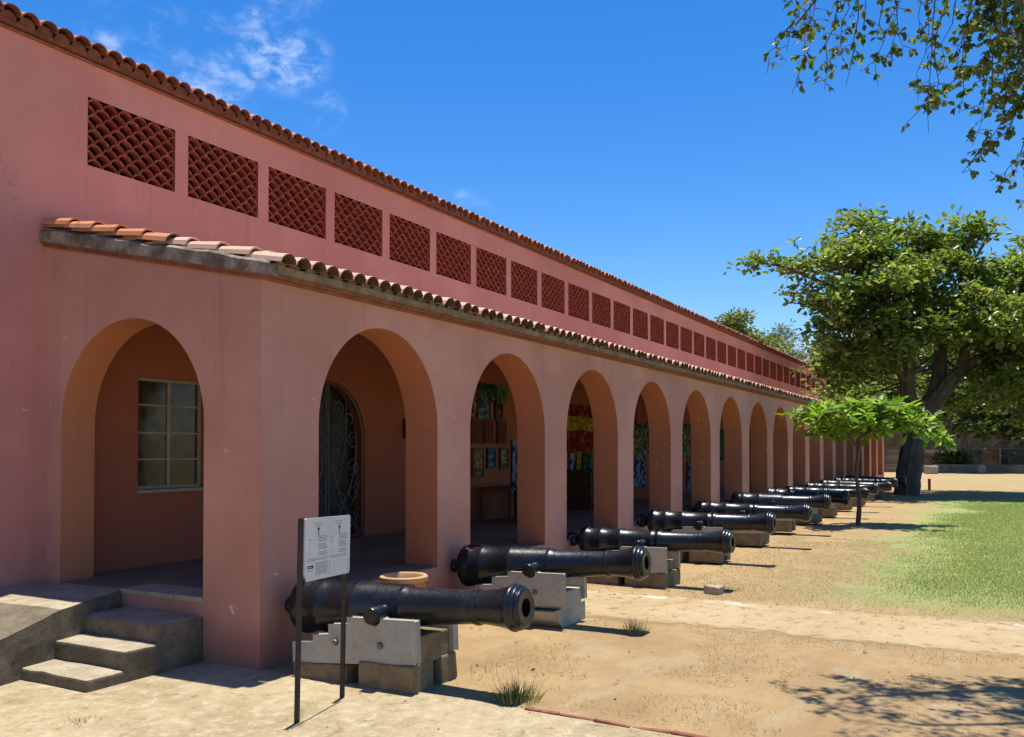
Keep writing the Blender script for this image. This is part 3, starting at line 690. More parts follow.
# ------------------------------------------------------------------ NOTICE SIGN
sg = tag(empty('notice_sign', (4.293, 3.6815, 0), math.atan2(.111, .546)), 'white notice board on two dark steel posts in front of the nearest cannon', 'sign')
hw = .2785; sg.rotation_euler[1] = R(1.7)
for s in (-1, 1):
    mb = MB(); mb.box(s * hw - .0125, s * hw + .0125, -.0125, .0125, -.05, 1.19 if s < 0 else 1.175); mb.build('post', M['steel'], sg, bevel=.002)
mb = MB(); pl, pr, pbz, ptz = -hw + .012, hw + .022, .812, 1.186
ptsp = [(pl + .03, pbz), (pr - .012, pbz), (pr, pbz + .012), (pr, ptz - .006), (pr - .006, ptz), (pl + .006, ptz), (pl, ptz - .006), (pl, pbz + .05)]
mb.prism(ptsp, -.026, -.0175, lambda p, t: (p[0], t, p[1])); pan = mb.build('panel', M['paper'], sg)
# faded bilingual print: lines broken into words, two columns, little emblems, a stamp and a map
ib = MB(); kb_ = MB(); yy0, yy1 = -.0272, -.0258
def words(b, x0, x1, z, h, seed):
    rr = random.Random(seed); x = x0
    while x < x1 - .006:
        w = min(rr.uniform(.008, .026), x1 - x); b.box(x, x + w, yy0, yy1, z, z + h); x += w + .005
W = pr - pl
for cxi, (ca, cb) in enumerate(((pl + .03, pl + W * .49), (pl + W * .53, pr - .03))):
    mid = (ca + cb) / 2
    words(ib, mid - .055, mid + .05, ptz - .035, .006, 3 + cxi); words(ib, mid - .03, mid + .03, ptz - .05, .006, 5 + cxi)
    kb_.box(mid - .012, mid + .012, yy0, yy1, ptz - .075, ptz - .06); kb_.box(mid - .005, mid + .005, yy0, yy1, ptz - .092, ptz - .077); kb_.box(mid - .009, mid + .01, yy0, yy1, ptz - .105, ptz - .098)
    for r in range(13):
        if r in (4, 9): continue
        words(ib, mid + .0 - (.0 if r % 3 else .01), cb - random.Random(r).uniform(0, .03), ptz - .115 - r * .0095, .0042, 40 * cxi + r)
    words(ib, ca, ca + .05, ptz - .13, .004, 71); ib.box(ca + .02, ca + .026, yy0, yy1, ptz - .165, ptz - .14); ib.box(ca + .015, ca + .019, yy0, yy1, ptz - .21, ptz - .20)
    ib.box(ca, cb, yy0, yy1, ptz - .246, ptz - .243); words(ib, ca, cb - .02, ptz - .256, .004, 90 + cxi)
# black stamp with a pale line through it, block of print beside it
kb_.box(pl + .03, pl + .10, yy0, yy1, ptz - .292, ptz - .284); kb_.box(pl + .03, pl + .10, yy0, yy1, ptz - .302, ptz - .296); kb_.box(pl + .088, pl + .10, yy0, yy1, ptz - .296, ptz - .292)
for r in range(9): words(ib, pl + .125, pl + W * .48, ptz - .275 - r * .0085, .0038, 200 + r)
words(ib, pl + .03, pl + .1, ptz - .318, .004, 333)
for k in range(22):   # faint plan drawing
    a0 = k * .62; r0 = .018 + .0016 * k; q0 = (pl + W * .74 + r0 * 1.6 * math.cos(a0), ptz - .305 + r0 * .8 * math.sin(a0)); ib.box(q0[0], q0[0] + .011, yy0, yy1, q0[1], q0[1] + .0025)
for (xa, za, w_, h_) in ((.52, .27, .003, .09), (.95, .27, .003, .09)): ib.box(pl + W * xa, pl + W * xa + w_, yy0, yy1, ptz - za - h_, ptz - za)
ib.build('printing', M['ink'], pan); kb_.build('black_print', M['inkb'], pan)

# ------------------------------------------------------------------ POT
mb = MB(); mb.lathe([(0, .03), (.12, .03), (.12, 0), (.13, 0), (.155, .12), (.178, .30), (.185, .44), (.176, .50), (.168, .52), (.172, .53), (.17, .535)], 40, lambda x, y, t: (x, y, t), cap=False)
pot = tag(mb.build('clay_pot', M['terra'], None, smooth=True, loc=(6.06, 4.32, 0)), 'round terracotta pot with pale rim on the ground before the first arch', 'pot')
mb = MB(); mb.lathe([(.168, .525), (.196, .530), (.202, .545), (.200, .562), (.19, .572), (.168, .570), (.158, .555), (.150, .47), (.13, .3), (0, .28)], 40, lambda x, y, t: (x, y, t), cap=False)
mb.build('rim', M['rim'], pot, smooth=True)

# ------------------------------------------------------------------ SHOP GOODS on the veranda
def picture(x, z, w, h, art, label, frame='wood', grp='pictures on the veranda wall', tilt=0):
    mb = MB(); f = .035
    for (a, b_, c, d) in ((-w / 2, w / 2, -h / 2, -h / 2 + f), (-w / 2, w / 2, h / 2 - f, h / 2), (-w / 2, -w / 2 + f, -h / 2 + f, h / 2 - f), (w / 2 - f, w / 2, -h / 2 + f, h / 2 - f)):
        mb.box(a, b_, -.03, .0, c, d)
    o = mb.build('framed_picture', M[frame], None, loc=(x, B - .006, z)); o.rotation_euler = (0, tilt, 0)
    mb = MB(); mb.box(-w / 2 + f, w / 2 - f, -.012, -.004, -h / 2 + f, h / 2 - f); mb.build('canvas', M[art], o)
    return tag(o, label, 'picture', grp)
picture(12.30, 2.22, .42, .36, 'art_blue', 'small blue picture in a thick black frame, highest on the orange wall', 'black')
picture(12.13, 1.40, .36, .46, 'art_warm', 'yellowish picture in a dark frame low behind the second arch')
picture(12.56, 1.47, .28, .34, 'art_blue', 'small upright blue picture beside the yellowish one', 'black')
picture(12.98, 1.46, .30, .36, 'art_warm', 'small picture hanging right of the upright blue one', 'black')
picture(12.80, 2.25, .26, .32, 'art_red', 'small reddish picture right of the highest blue one', 'black')
picture(12.05, 2.32, .20, .28, 'art_warm', 'narrow pale picture left of the highest blue one')
picture(18.55, 1.55, .26, .34, 'art_red', 'small red picture left behind the fourth arch')
picture(21.95, 2.25, .3, .4, 'art_warm', 'tall pale picture left behind the fifth arch')
for i, (x, lab) in enumerate(((12.08, 'red carved wood panel, left of three on the orange wall'), (12.45, 'red carved wood panel, middle of three on the orange wall'), (12.88, 'red carved wood panel, right of three on the orange wall'))):
    mb = MB(); mb.box(-.15, .15, -.05, -.002, -.20, .20)
    for k in range(4): mb.box(-.12 + k * .065, -.08 + k * .065, -.07, -.051, -.17, .17)
    tag(mb.build('carved_panel', M['redwood'], None, loc=(x, B, 1.90), bevel=.004), lab, 'carving', 'carved wood panels')
def hanging(name, x, z1, w, h, m, label, cat='cloth', y=B - .04, waves=3, amp=.02):
    n = 14; vs = []; fs = []
    for i in range(n + 1):
        t = i / n
        for k, zz in enumerate((0, -h * .5, -h)):
            a = amp * (.4 + .6 * k / 2); vs.append((-w / 2 + w * t, a * math.sin(t * waves * 2 * math.pi + k * .3), zz - (.02 * math.sin(t * 9) if k == 2 else 0)))
    for i in range(n):
        for k in (0, 1): fs.append((i * 3 + k, i * 3 + k + 1, i * 3 + 3 + k + 1, i * 3 + 3 + k))
    nv = len(vs); vs += [(a, b_ + .006, c) for a, b_, c in vs]; fs += [tuple(i + nv for i in reversed(f)) for f in fs]
    ring = [i * 3 for i in range(n + 1)] + [n * 3 + 1, n * 3 + 2] + [i * 3 + 2 for i in range(n - 1, -1, -1)] + [1]
    fs += [(ring[i], ring[(i + 1) % len(ring)], ring[(i + 1) % len(ring)] + nv, ring[i] + nv) for i in range(len(ring))]
    mb = MB(); mb.add(vs, fs); o = mb.build(name, m, None, smooth=True, loc=(x, y, z1)); return tag(o, label, cat, 'cloths hung in the veranda')
hanging('hanging_cloth', 12.6, 2.66, .9, .30, M['cloth_green'], 'dark patterned cloth strung along the top of the orange wall')
hanging('hanging_cloth', 13.35, 1.78, .22, .95, M['cloth_blue'], 'blue and white print cloth beside the dark doorway', waves=2)
hanging('hanging_cloth', 16.0, 2.48, 1.3, .22, M['cloth_red'], 'plain red strip above the yellow one behind the third arch')
hanging('hanging_cloth', 16.0, 2.25, 1.3, .26, M['cloth_yellow'], 'bright yellow print strip behind the third arch', waves=4)
hanging('hanging_cloth', 16.0, 1.98, 1.3, .42, M['cloth_red'], 'broad red print cloth below the yellow strip')
hanging('hanging_cloth', 15.65, 1.54, .22, .70, M['cloth_blue'], 'narrow pale blue cloth behind the third arch', waves=1.5)
hanging('hanging_cloth', 15.95, 1.54, .20, .66, M['cloth_yellow'], 'narrow yellow cloth hung low behind the third arch', waves=1.5)
hanging('hanging_cloth', 16.4, 1.54, .5, .60, M['cloth_green'], 'green print cloth hung low behind the third arch', waves=2)
hanging('hanging_cloth', 18.9, 2.60, .5, .5, M['cloth_red'], 'small red cloth high behind the fourth arch', waves=2)
hanging('hanging_cloth', 19.3, 2.2, 1.3, .65, M['cloth_mix'], 'multicoloured cloth behind the fourth arch')
hanging('hanging_cloth', 19.3, 1.5, .8, .75, M['cloth_blue'], 'long blue cloth low behind the fourth arch')
hanging('hanging_cloth', 22.7, 2.3, .8, .9, M['cloth_mix'], 'mixed print cloth behind the fifth arch')
hanging('hanging_cloth', 23.2, 1.3, .7, .7, M['cloth_blue'], 'blue cloth hung low behind the fifth arch')
hanging('hanging_cloth', 26.2, 2.2, .9, .9, M['cloth_green'], 'dark green cloth behind the sixth arch')
t = tag(empty('display_table', (12.55, B - .42, FLOOR)), 'low dark table against the orange wall behind the second arch', 'table')
mb = MB(); mb.box(-.62, .62, -.3, .3, .50, .54); mb.build('tabletop', M['wood'], t, bevel=.006)
for sx in (-.56, .56):
    for sy in (-.25, .25): mb = MB(); mb.box(sx - .025, sx + .025, sy - .025, sy + .025, 0, .499); mb.build('leg', M['wood'], t)
mb = MB(); mb.box(-.24, .24, -.2, .2, 0, .44); bx = mb.build('cardboard_box', M['box'], None, loc=(12.6, B - 1.0, FLOOR + .014), bevel=.006); bx.rotation_euler = (0, 0, .15)
tag(bx, 'open brown cardboard box on the veranda floor behind the second arch', 'box')
for (xa, ang) in ((-.24, -.5), (.24, .5)):
    mb = MB(); mb.add([(xa, -.2, .44), (xa, .2, .44), (xa + .16 * (1 if xa > 0 else -1), .2, .50), (xa + .16 * (1 if xa > 0 else -1), -.2, .50)], [(0, 1, 2, 3)])
    mb.add([(xa, -.2, .444), (xa, .2, .444), (xa + .16 * (1 if xa > 0 else -1), .2, .504), (xa + .16 * (1 if xa > 0 else -1), -.2, .504)], [(3, 2, 1, 0)]); mb.build('flap', M['box'], bx, recalc=False)
sh = tag(empty('display_shelf', (16.1, B - .30, FLOOR)), 'dark open shelf with a green top behind the third arch', 'shelf')
for zz in (.12, .42): mb = MB(); mb.box(-.7, .7, -.24, .24, zz, zz + .03); mb.build('shelf_board', M['wood'], sh)
mb = MB(); mb.box(-.74, .74, -.26, .26, .70, .74); mb.build('shelf_top', M['cloth_green'], sh, bevel=.005)
for sx in (-.72, .68): mb = MB(); mb.box(sx, sx + .04, -.24, .24, 0, .699); mb.build('side_panel', M['wood'], sh)
for k, (x, z, lab) in enumerate(((18.7, 1.95, 'dark carved mask, highest of the masks behind the fourth arch'), (19.9, 2.1, 'dark carved mask right of the coloured cloth behind the fourth arch'), (22.25, 1.7, 'dark carved mask left behind the fifth arch'))):
    mb = MB(); mb.lathe([(0, -.16), (.05, -.15), (.085, -.08), (.10, 0), (.09, .09), (.06, .15), (0, .17)], 16, lambda x_, y_, t_: (x_, -abs(y_) * .6 if y_ < 0 else 0, t_), cap=False)
    for s in (-1, 1): mb.box(s * .045 - .02, s * .045 + .02, -.075, -.05, .02, .04)
    mb.box(-.012, .012, -.095, -.05, -.05, .03); mb.box(-.03, .03, -.07, -.045, -.085, -.07)
    tag(mb.build('wooden_mask', M['wood'], None, smooth=True, loc=(x, B - .004, z)), lab, 'mask', 'masks on the veranda wall')

# ------------------------------------------------------------------ FOLIAGE
def leaves(Pn, D, Up, L, Wd, fold=.25, shape=(.35, .75, .7, 1.)):
    """arrays -> obovate leaves of two folded quads"""
    D = D / np.linalg.norm(D, axis=1, keepdims=True)
    S = np.cross(D, Up); S /= np.maximum(np.linalg.norm(S, axis=1, keepdims=True), 1e-6); Nn = np.cross(S, D)
    L = L[:, None]; Wd = Wd[:, None]; a, wa, b_, wb = shape
    droop = -Nn * L * .12
    v = np.stack([Pn, Pn + D * L * a + S * Wd * wa * .5 + Nn * Wd * fold * .5, Pn + D * L * b_ + S * Wd * wb * .5 + Nn * Wd * fold * .5 + droop * .5, Pn + D * L + droop,
                  Pn + D * L * b_ - S * Wd * wb * .5 + Nn * Wd * fold * .5 + droop * .5, Pn + D * L * a - S * Wd * wa * .5 + Nn * Wd * fold * .5], axis=1)
    n = len(Pn); base = (np.arange(n) * 6)[:, None]
    f = np.concatenate([base + np.array([[0, 1, 2, 3]]), base + np.array([[0, 3, 4, 5]])], axis=0)
    return v.reshape(-1, 3), f
def unit(n):
    v = rng.normal(size=(n, 3)); return v / np.linalg.norm(v, axis=1, keepdims=True)
def rosettes(Cc, nl, L, W, spread=.5, up=.6, rad=.1):
    n = len(Cc); Q = np.repeat(Cc, nl, axis=0); m = len(Q)
    az = rng.uniform(0, 2 * np.pi, m); el = rng.normal(.12, .45, m)
    D = np.stack([np.cos(az) * np.cos(el), np.sin(az) * np.cos(el), np.sin(el)], 1)
    Up = np.array([[0, 0, 1.]]) + rng.normal(0, spread, (m, 3))
    ll = L * rng.uniform(.6, 1.15, m)
    return leaves(Q + D * rad * rng.uniform(.1, 1, (m, 1)) + rng.normal(0, rad * .35, (m, 3)), D, Up, ll, ll * W * rng.uniform(.8, 1.1, m))
def lobe_points(lobes, dens, bias=.45, clump=0, cr=.4):
    out = []
    for (u, v, ru, rv, d, rd, q) in lobes:
        s = d / F; a, b_, c = ru * s, rv * s, rd
        n = max(4, int(dens * q * (a * b_ * c) ** .67))
        p = unit(n) * (rng.uniform(0, 1, (n, 1)) ** bias)
        jit = 0
        if clump:
            k = max(3, n // clump); p0 = unit(k) * (rng.uniform(0, 1, (k, 1)) ** bias); p = p0[rng.integers(0, k, n)]; jit = rng.normal(0, cr, (n, 3)) * np.array([[1, 1, .42]])
        ctr = np.array(atd(u, v, d)); rt = np.array((SP, -CP, 0)); fw = np.array((CP, SP, 0)); up = np.array((0, 0, 1.))
        out.append(jit + ctr + p[:, :1] * a * rt + p[:, 1:2] * c * fw + p[:, 2:3] * b_ * up)
    return np.concatenate(out)
def limb_tree(mb, limbs, n=8):
    nodes = []
    for pts, r0, r1 in limbs:
        pts = [Vector(p) for p in pts]; m = 7 * (len(pts) - 1); res = []
        for i in range(m + 1):
            t = i / m * (len(pts) - 1); k = min(int(t), len(pts) - 2); f = t - k
            p0 = pts[max(k - 1, 0)]; p1 = pts[k]; p2 = pts[k + 1]; p3 = pts[min(k + 2, len(pts) - 1)]
            q = .5 * ((2 * p1) + (p2 - p0) * f + (2 * p0 - 5 * p1 + 4 * p2 - p3) * f * f + (3 * p1 - p0 - 3 * p2 + p3) * f ** 3)
            res.append(q)
        rad = [r0 + (r1 - r0) * i / m for i in range(m + 1)]
        mb.tube(res, [r * (1 + .035 * math.sin(i * 2.1)) for i, r in enumerate(rad)], n); nodes += list(zip(res, rad))
    return nodes
def twigs(mb, nodes, C, count, r=.02, n=4, sag=.12):
    arr = np.array([tuple(p) for p, _ in nodes]); idx = rng.permutation(len(C))[:count]
    for i in idx:
        c = C[i]; d = np.linalg.norm(arr - c, axis=1); k = int(np.argmin(d + rng.uniform(0, .6, len(d)))); a = Vector(arr[k]); e = Vector(c); L = (e - a).length
        if L < .05: continue
        mid = a.lerp(e, .5) + Vector((random.uniform(-1, 1), random.uniform(-1, 1), random.uniform(-.3, 1))) * L * sag
        rr = min(nodes[k][1] * .6, r * (.5 + L * .2))
        mb.tube([a, a.lerp(mid, .55), mid, mid.lerp(e, .55), e], [rr, rr * .85, rr * .65, rr * .45, rr * .25], n)
def tree(name, label, cat, base, limbs, C, nl, L, W, leafm, barkm, ntw, twr, spread=.5, rad=.1, group=None):
    o = tag(empty(name, base), label, cat, group)
    mb = MB(); nodes = limb_tree(mb, limbs); bx_, by_, bz_ = base
    mb.v = [(x - bx_, y - by_, z - bz_) for x, y, z in mb.v]; tr = mb.build('trunk', barkm, o, smooth=True)
    mb = MB(); twigs(mb, nodes, C, ntw, twr); mb.v = [(x - bx_, y - by_, z - bz_) for x, y, z in mb.v]
    if mb.v: mb.build('twigs', barkm, tr, smooth=False)
    V, Fc = rosettes(C, nl, L, W, spread, rad=rad); V = V - np.array([base])
    cr = bulk('crown', V, Fc, leafm, o); return o
# --- the big almond tree at the end of the cannon row
D1 = 32.0
bt = [(880, 236, 50, 24, D1, 2.6, 1.1), (848, 258, 46, 22, D1 - 1, 2.2, 1), (792, 266, 28, 8, D1 - 1, .9, 1.1), (766, 262, 14, 7, D1 - 1.2, .6, 1.1), (815, 285, 16, 16, D1 - 1, .9, .9),
      (930, 250, 50, 26, D1, 2.6, 1), (962, 231, 24, 8, D1, 1.2, 1), (875, 300, 58, 26, D1 - 1, 2.8, 1), (945, 292, 60, 30, D1 - .5, 3, 1), (1015, 285, 42, 42, D1, 3, 1),
      (858, 345, 30, 22, D1 - 1, 2, .9), (815, 335, 10, 8, D1 - 1.5, .6, 1), (880, 352, 40, 18, D1 + 1.5, 1.5, .5), (1000, 345, 44, 26, D1, 2.2, .8), (1020, 395, 34, 18, D1 + 1, 1.6, .6),
      (1070, 270, 50, 44, D1, 3, .8), (1080, 345, 50, 40, D1, 3, .8), (905, 392, 50, 16, D1 + 3, 1.4, .6), (850, 395, 40, 14, D1 + 2.5, 1.5, .7), (985, 400, 40, 22, D1 + 2, 1.8, .8), (960, 345, 40, 24, D1 + 2, 1.6, .6), (1030, 345, 40, 40, D1 - 1, 2, .9), (1040, 420, 40, 16, D1, 1.6, .6)]
bt += [(908, 330, 46, 18, D1 - 2, 1.6, 1), (955, 322, 40, 18, D1 - 2, 1.6, 1), (870, 335, 40, 20, D1 - 1.5, 1.8, 1), (835, 310, 26, 16, D1 - 1.5, 1.6, 1), (995, 325, 40, 26, D1 - 2, 2, 1), (1010, 375, 36, 22, D1 - 1.5, 1.8, 1), (850, 370, 30, 16, D1 + 1, 1.6, .9), (900, 278, 50, 20, D1 - 2.2, 1.4, .8)]
C1 = lobe_points(bt, 104, .42, 12, .34)
at = lambda u, v, o=0: tuple(atd(u, v, D1 + o))
big = [([at(906, 498), at(909, 470), at(916, 432), at(924, 402)], .45, .36), ([at(920, 418), at(908, 392), at(910, 345), at(900, 300), at(884, 245)], .34, .05),
       ([at(924, 412), at(938, 385), at(941, 335, .5), at(934, 285, .8), at(928, 240, .8)], .33, .05), ([at(926, 414), at(948, 385, -.4), at(968, 366, -.6), at(1000, 346, -.8), at(1035, 318, -1)], .34, .08),
       ([at(962, 371, -.5), at(968, 330, -.4), at(962, 285), at(965, 240)], .20, .04), ([at(908, 385), at(893, 366, -.4), at(866, 345, -.8), at(822, 333, -1.2)], .14, .03),
       ([at(909, 350), at(880, 312, -.6), at(830, 286, -1), at(790, 268, -1.1), at(760, 262, -1.2)], .15, .02), ([at(1000, 346, -.8), at(1020, 300), at(1030, 260)], .13, .03), ([at(938, 340, .5), at(975, 262, .4), at(995, 228, .2), at(1002, 224, .2)], .09, .015)]
base1 = tuple(atd(906, 497, D1)); base1 = (base1[0], base1[1], 0)
tree('almond_tree', 'big spreading almond tree with a dark leaning trunk at the end of the cannon row', 'tree', base1, big, C1, 9, .27, .52, M['leaf_big'], M['bark'], 420, .035, .6, .17)
# --- the young almond beside the row
D2 = 19.1
yt = [(816, 417, 12, 10, D2, .8, 1), (838, 414, 22, 11, D2 - .3, .8, 1), (862, 414, 24, 11, D2, .9, 1.2), (890, 414, 24, 12, D2, .9, 1.2), (914, 417, 20, 13, D2 - .3, .8, 1.2), (930, 430, 10, 12, D2, .5, 1), (875, 428, 40, 8, D2, .8, 1.2), (832, 426, 20, 8, D2, .7, 1.1)]
C2 = lobe_points(yt, 135, .5, 6, .16); at2 = lambda u, v, o=0: tuple(atd(u, v, D2 + o))
yl = [([(at2(857, 528)), at2(859, 500), at2(856, 470), at2(861, 440), at2(859, 412)], .055, .025), ([at2(856, 445), at2(840, 425), at2(815, 412)], .035, .012), ([at2(858, 440), at2(885, 424), at2(930, 416)], .04, .012), ([at2(860, 430), at2(862, 415, .5), at2(868, 406, .8)], .03, .01), ([at2(860, 432), at2(850, 418, -.5), at2(842, 410, -.8)], .03, .01)]
b2_ = atd(857, 528, D2); base2 = (b2_[0], b2_[1], 0)
tree('young_almond_tree', 'young almond tree with a flat bright green crown on a thin trunk', 'tree', base2, yl, C2[rng.permutation(len(C2))], 9, .27, .42, M['leaf_young'], M['bark_red'], 60, .02, .45, .08)
# --- trees behind
D3 = 65
C3 = lobe_points([(985, 385, 60, 30, D3, 4, 1), (950, 345, 40, 30, D3, 4, .8), (1040, 380, 60, 36, D3, 4, 1), (930, 400, 26, 18, D3, 3, .8), (1000, 420, 50, 12, D3 - 1, 3, 1), (975, 425, 30, 10, D3 - 3, 2, .8), (1025, 430, 40, 10, D3 - 3, 2.4, 1)], 24, .5)
a3 = lambda u, v, o=0: tuple(atd(u, v, D3 + o)); b3 = atd(962, 467, D3)
tree('shade_tree', 'dark shade tree with a thick grey trunk standing on the terrace by the old wall', 'tree', (b3[0], b3[1], 0), [([a3(962, 474), a3(961, 445), a3(960, 415)], .55, .36), ([a3(961, 420), a3(945, 385), a3(935, 350)], .25, .06), ([a3(960, 420), a3(985, 395), a3(1020, 370)], .26, .06)],
     C3, 10, .55, .5, M['leaf_dark'], M['bark_pale'], 90, .05, .6, .35)
C4 = lobe_points([(735, 322, 18, 11, 62, 2, 1), (722, 338, 18, 14, 62, 2.2, 1), (745, 340, 20, 14, 62, 2.4, 1), (765, 352, 22, 14, 62, 2.4, 1), (735, 360, 30, 16, 62, 3, .8)], 55, .5); b4 = atd(738, 467, 62)
a4 = lambda u, v, o=0: tuple(atd(u, v, 62 + o))
tree('feathery_tree', 'yellowish green tree rising behind the far end of the building roof', 'tree', (b4[0], b4[1], 0), [([a4(738, 474), a4(740, 400), a4(738, 355)], .3, .15), ([a4(738, 360), a4(745, 335), a4(736, 312)], .13, .03), ([a4(739, 365), a4(724, 345), a4(716, 332)], .12, .03), ([a4(739, 365), a4(765, 348)], .11, .03)], C4, 9, .42, .4, M['leaf_far'], M['bark_pale'], 110, .04, .8, .3, 'trees behind the building')
C5 = lobe_points([(782, 336, 15, 12, 66, 2, .75), (772, 352, 14, 14, 66, 2, .7), (792, 356, 14, 14, 66, 2, .7), (780, 372, 22, 12, 66, 2.4, .8)], 50, .5); b5 = atd(781, 467, 66); a5 = lambda u, v, o=0: tuple(atd(u, v, 66 + o))
tree('feathery_tree', 'thin greyish feathery tree between the yellowish tree and the big almond', 'tree', (b5[0], b5[1], 0), [([a5(781, 474), a5(780, 410), a5(782, 365)], .25, .12), ([a5(782, 370), a5(776, 345), a5(783, 326)], .1, .02), ([a5(782, 372), a5(795, 350)], .1, .02)], C5, 8, .34, .35, M['leaf_grey'], M['bark_pale'], 150, .035, .9, .3, 'trees behind the building')
C6 = lobe_points([(810, 372, 28, 14, 78, 4, 1), (845, 385, 34, 26, 78, 4, 1), (890, 385, 40, 30, 78, 4, 1), (895, 345, 46, 22, 78, 4, .8), (955, 375, 46, 30, 80, 4, .8), (825, 350, 20, 14, 78, 3, .8)], 20, .5); b6 = atd(845, 467, 78); a6 = lambda u, v, o=0: tuple(atd(u, v, 78 + o))
tree('leafy_tree', 'low mid green tree filling the gap behind the end of the building', 'tree', (b6[0], b6[1], 0), [([a6(845, 470), a6(846, 420), a6(842, 385)], .4, .2), ([a6(846, 410), a6(880, 390)], .2, .05), ([a6(845, 405), a6(815, 378)], .2, .05)], C6, 10, .7, .5, M['leaf_far'], M['bark'], 60, .05, .7, .4, 'trees behind the building')
C7 = lobe_points([(930, 412, 40, 14, 88, 4, 1), (985, 405, 50, 20, 88, 4, 1), (1050, 400, 60, 26, 88, 4, 1)], 16, .5); b7 = atd(985, 460, 88); a7 = lambda u, v, o=0: tuple(atd(u, v, 88 + o))
tree('leafy_tree', 'broad dark green tree behind the ruined wall at the right edge', 'tree', (b7[0], b7[1], 0), [([a7(985, 466), a7(985, 435), a7(990, 410)], .4, .2), ([a7(985, 430), a7(1030, 405)], .2, .05)], C7, 10, .8, .5, M['leaf_dark'], M['bark'], 40, .05, .7, .5, 'trees behind the building')
# --- overhanging tree, trunk right of the picture
D4 = 6.7
ov = tag(empty('overhanging_tree', tuple(atd(1560, 450, 7.6).xy) + (0,)), 'tree whose drooping leafy twigs hang into the top right corner', 'tree')
ob = tuple(ov.location)
o4 = lambda u, v, d=D4: tuple(atd(u, v, d))
mb = MB()
tb = Vector(ob)
nodes = limb_tree(mb, [([tb, tb + Vector((.1, .1, 1.6)), tb + Vector((-.1, .2, 3.2)), o4(1400, -60, 7.4)], .26, .16), ([o4(1400, -60, 7.4), o4(1250, -170, 7.2), o4(1100, -190, 7), o4(960, -150, 6.8), o4(850, -110, 6.6)], .14, .018),
    ([o4(1400, -60, 7.4), o4(1230, -40, 7.0), o4(1110, -40, 6.8), o4(1040, -20, 6.6)], .10, .015), ([o4(1250, -170, 7.2), o4(1120, -140, 6.3), o4(1000, -110, 6.0), o4(900, -70, 5.9)], .07, .012), ([o4(1400, -60, 7.4), o4(1500, -200, 8), o4(1560, -300, 8.3)], .12, .03), ([o4(1400, -20, 7.4), o4(1240, 70, 7.2), o4(1130, 110, 7), o4(1070, 110, 6.9)], .06, .012)], 8)
strands = [  # (start px, end px, depth, leaf amount)
    ((815, -60), (792, 45), 6.5, 14), ((842, -80), (797, 86), 6.6, 20), ((800, 20), (773, 70), 6.6, 5), ((850, -60), (828, 92), 6.7, 18), ((862, -70), (843, 62), 6.4, 14), ((880, -60), (848, 84), 6.8, 14),
    ((895, -60), (880, 84), 6.7, 10), ((905, -60), (893, 58), 6.4, 14), ((915, -60), (902, 50), 6.9, 12), ((945, -60), (921, 96), 6.5, 12), ((950, -60), (930, 130), 6.3, 9), ((955, -50), (938, 100), 6.5, 16),
    ((975, -60), (946, 60), 6.9, 12), ((990, -60), (960, 112), 6.5, 16), ((1000, -50), (955, 82), 6.7, 16), ((1010, -50), (985, 118), 6.6, 22), ((1030, -50), (990, 100), 6.3, 22), ((1035, -40), (1000, 130), 6.8, 22),
    ((1045, -30), (1012, 140), 6.6, 24), ((1060, -20), (1018, 100), 6.3, 24), ((1070, 20), (975, 145), 6.7, 20), ((1075, 40), (968, 172), 6.5, 22), ((1080, 50), (990, 160), 6.6, 22), ((1085, 60), (1000, 192), 6.4, 18), ((1090, 70), (1008, 186), 6.9, 18),
    ((1085, 80), (1030, 200), 6.6, 18), ((1040, 0), (1020, 60), 6.1, 16), ((1020, -40), (1004, 40), 6.2, 16), ((985, -50), (972, 40), 6.2, 14), ((830, -80), (812, 30), 6.2, 12), ((870, -80), (868, 28), 6.1, 12), ((935, -70), (925, 30), 6.8, 10), ((1090, 60), (1040, 150), 6.8, 22), ((1060, -30), (1050, 90), 6.8, 20)]
for _q in range(8):
    _u, _v = random.uniform(1050, 1130), random.uniform(-80, 90); strands.append(((_u, _v), (_u - random.uniform(70, 190), _v + random.uniform(20, 95)), random.uniform(6.0, 7.0), 20))
for _q in range(9):
    _u = random.uniform(990, 1090); strands.append(((_u + random.uniform(0, 40), random.uniform(-90, -20)), (_u - random.uniform(5, 40), random.uniform(5, 150) * (.5 + .5 * (_u - 960) / 110)), random.uniform(6.0, 7.0), 18))
lp, ld = [], []
arr = [p for p, _ in nodes]
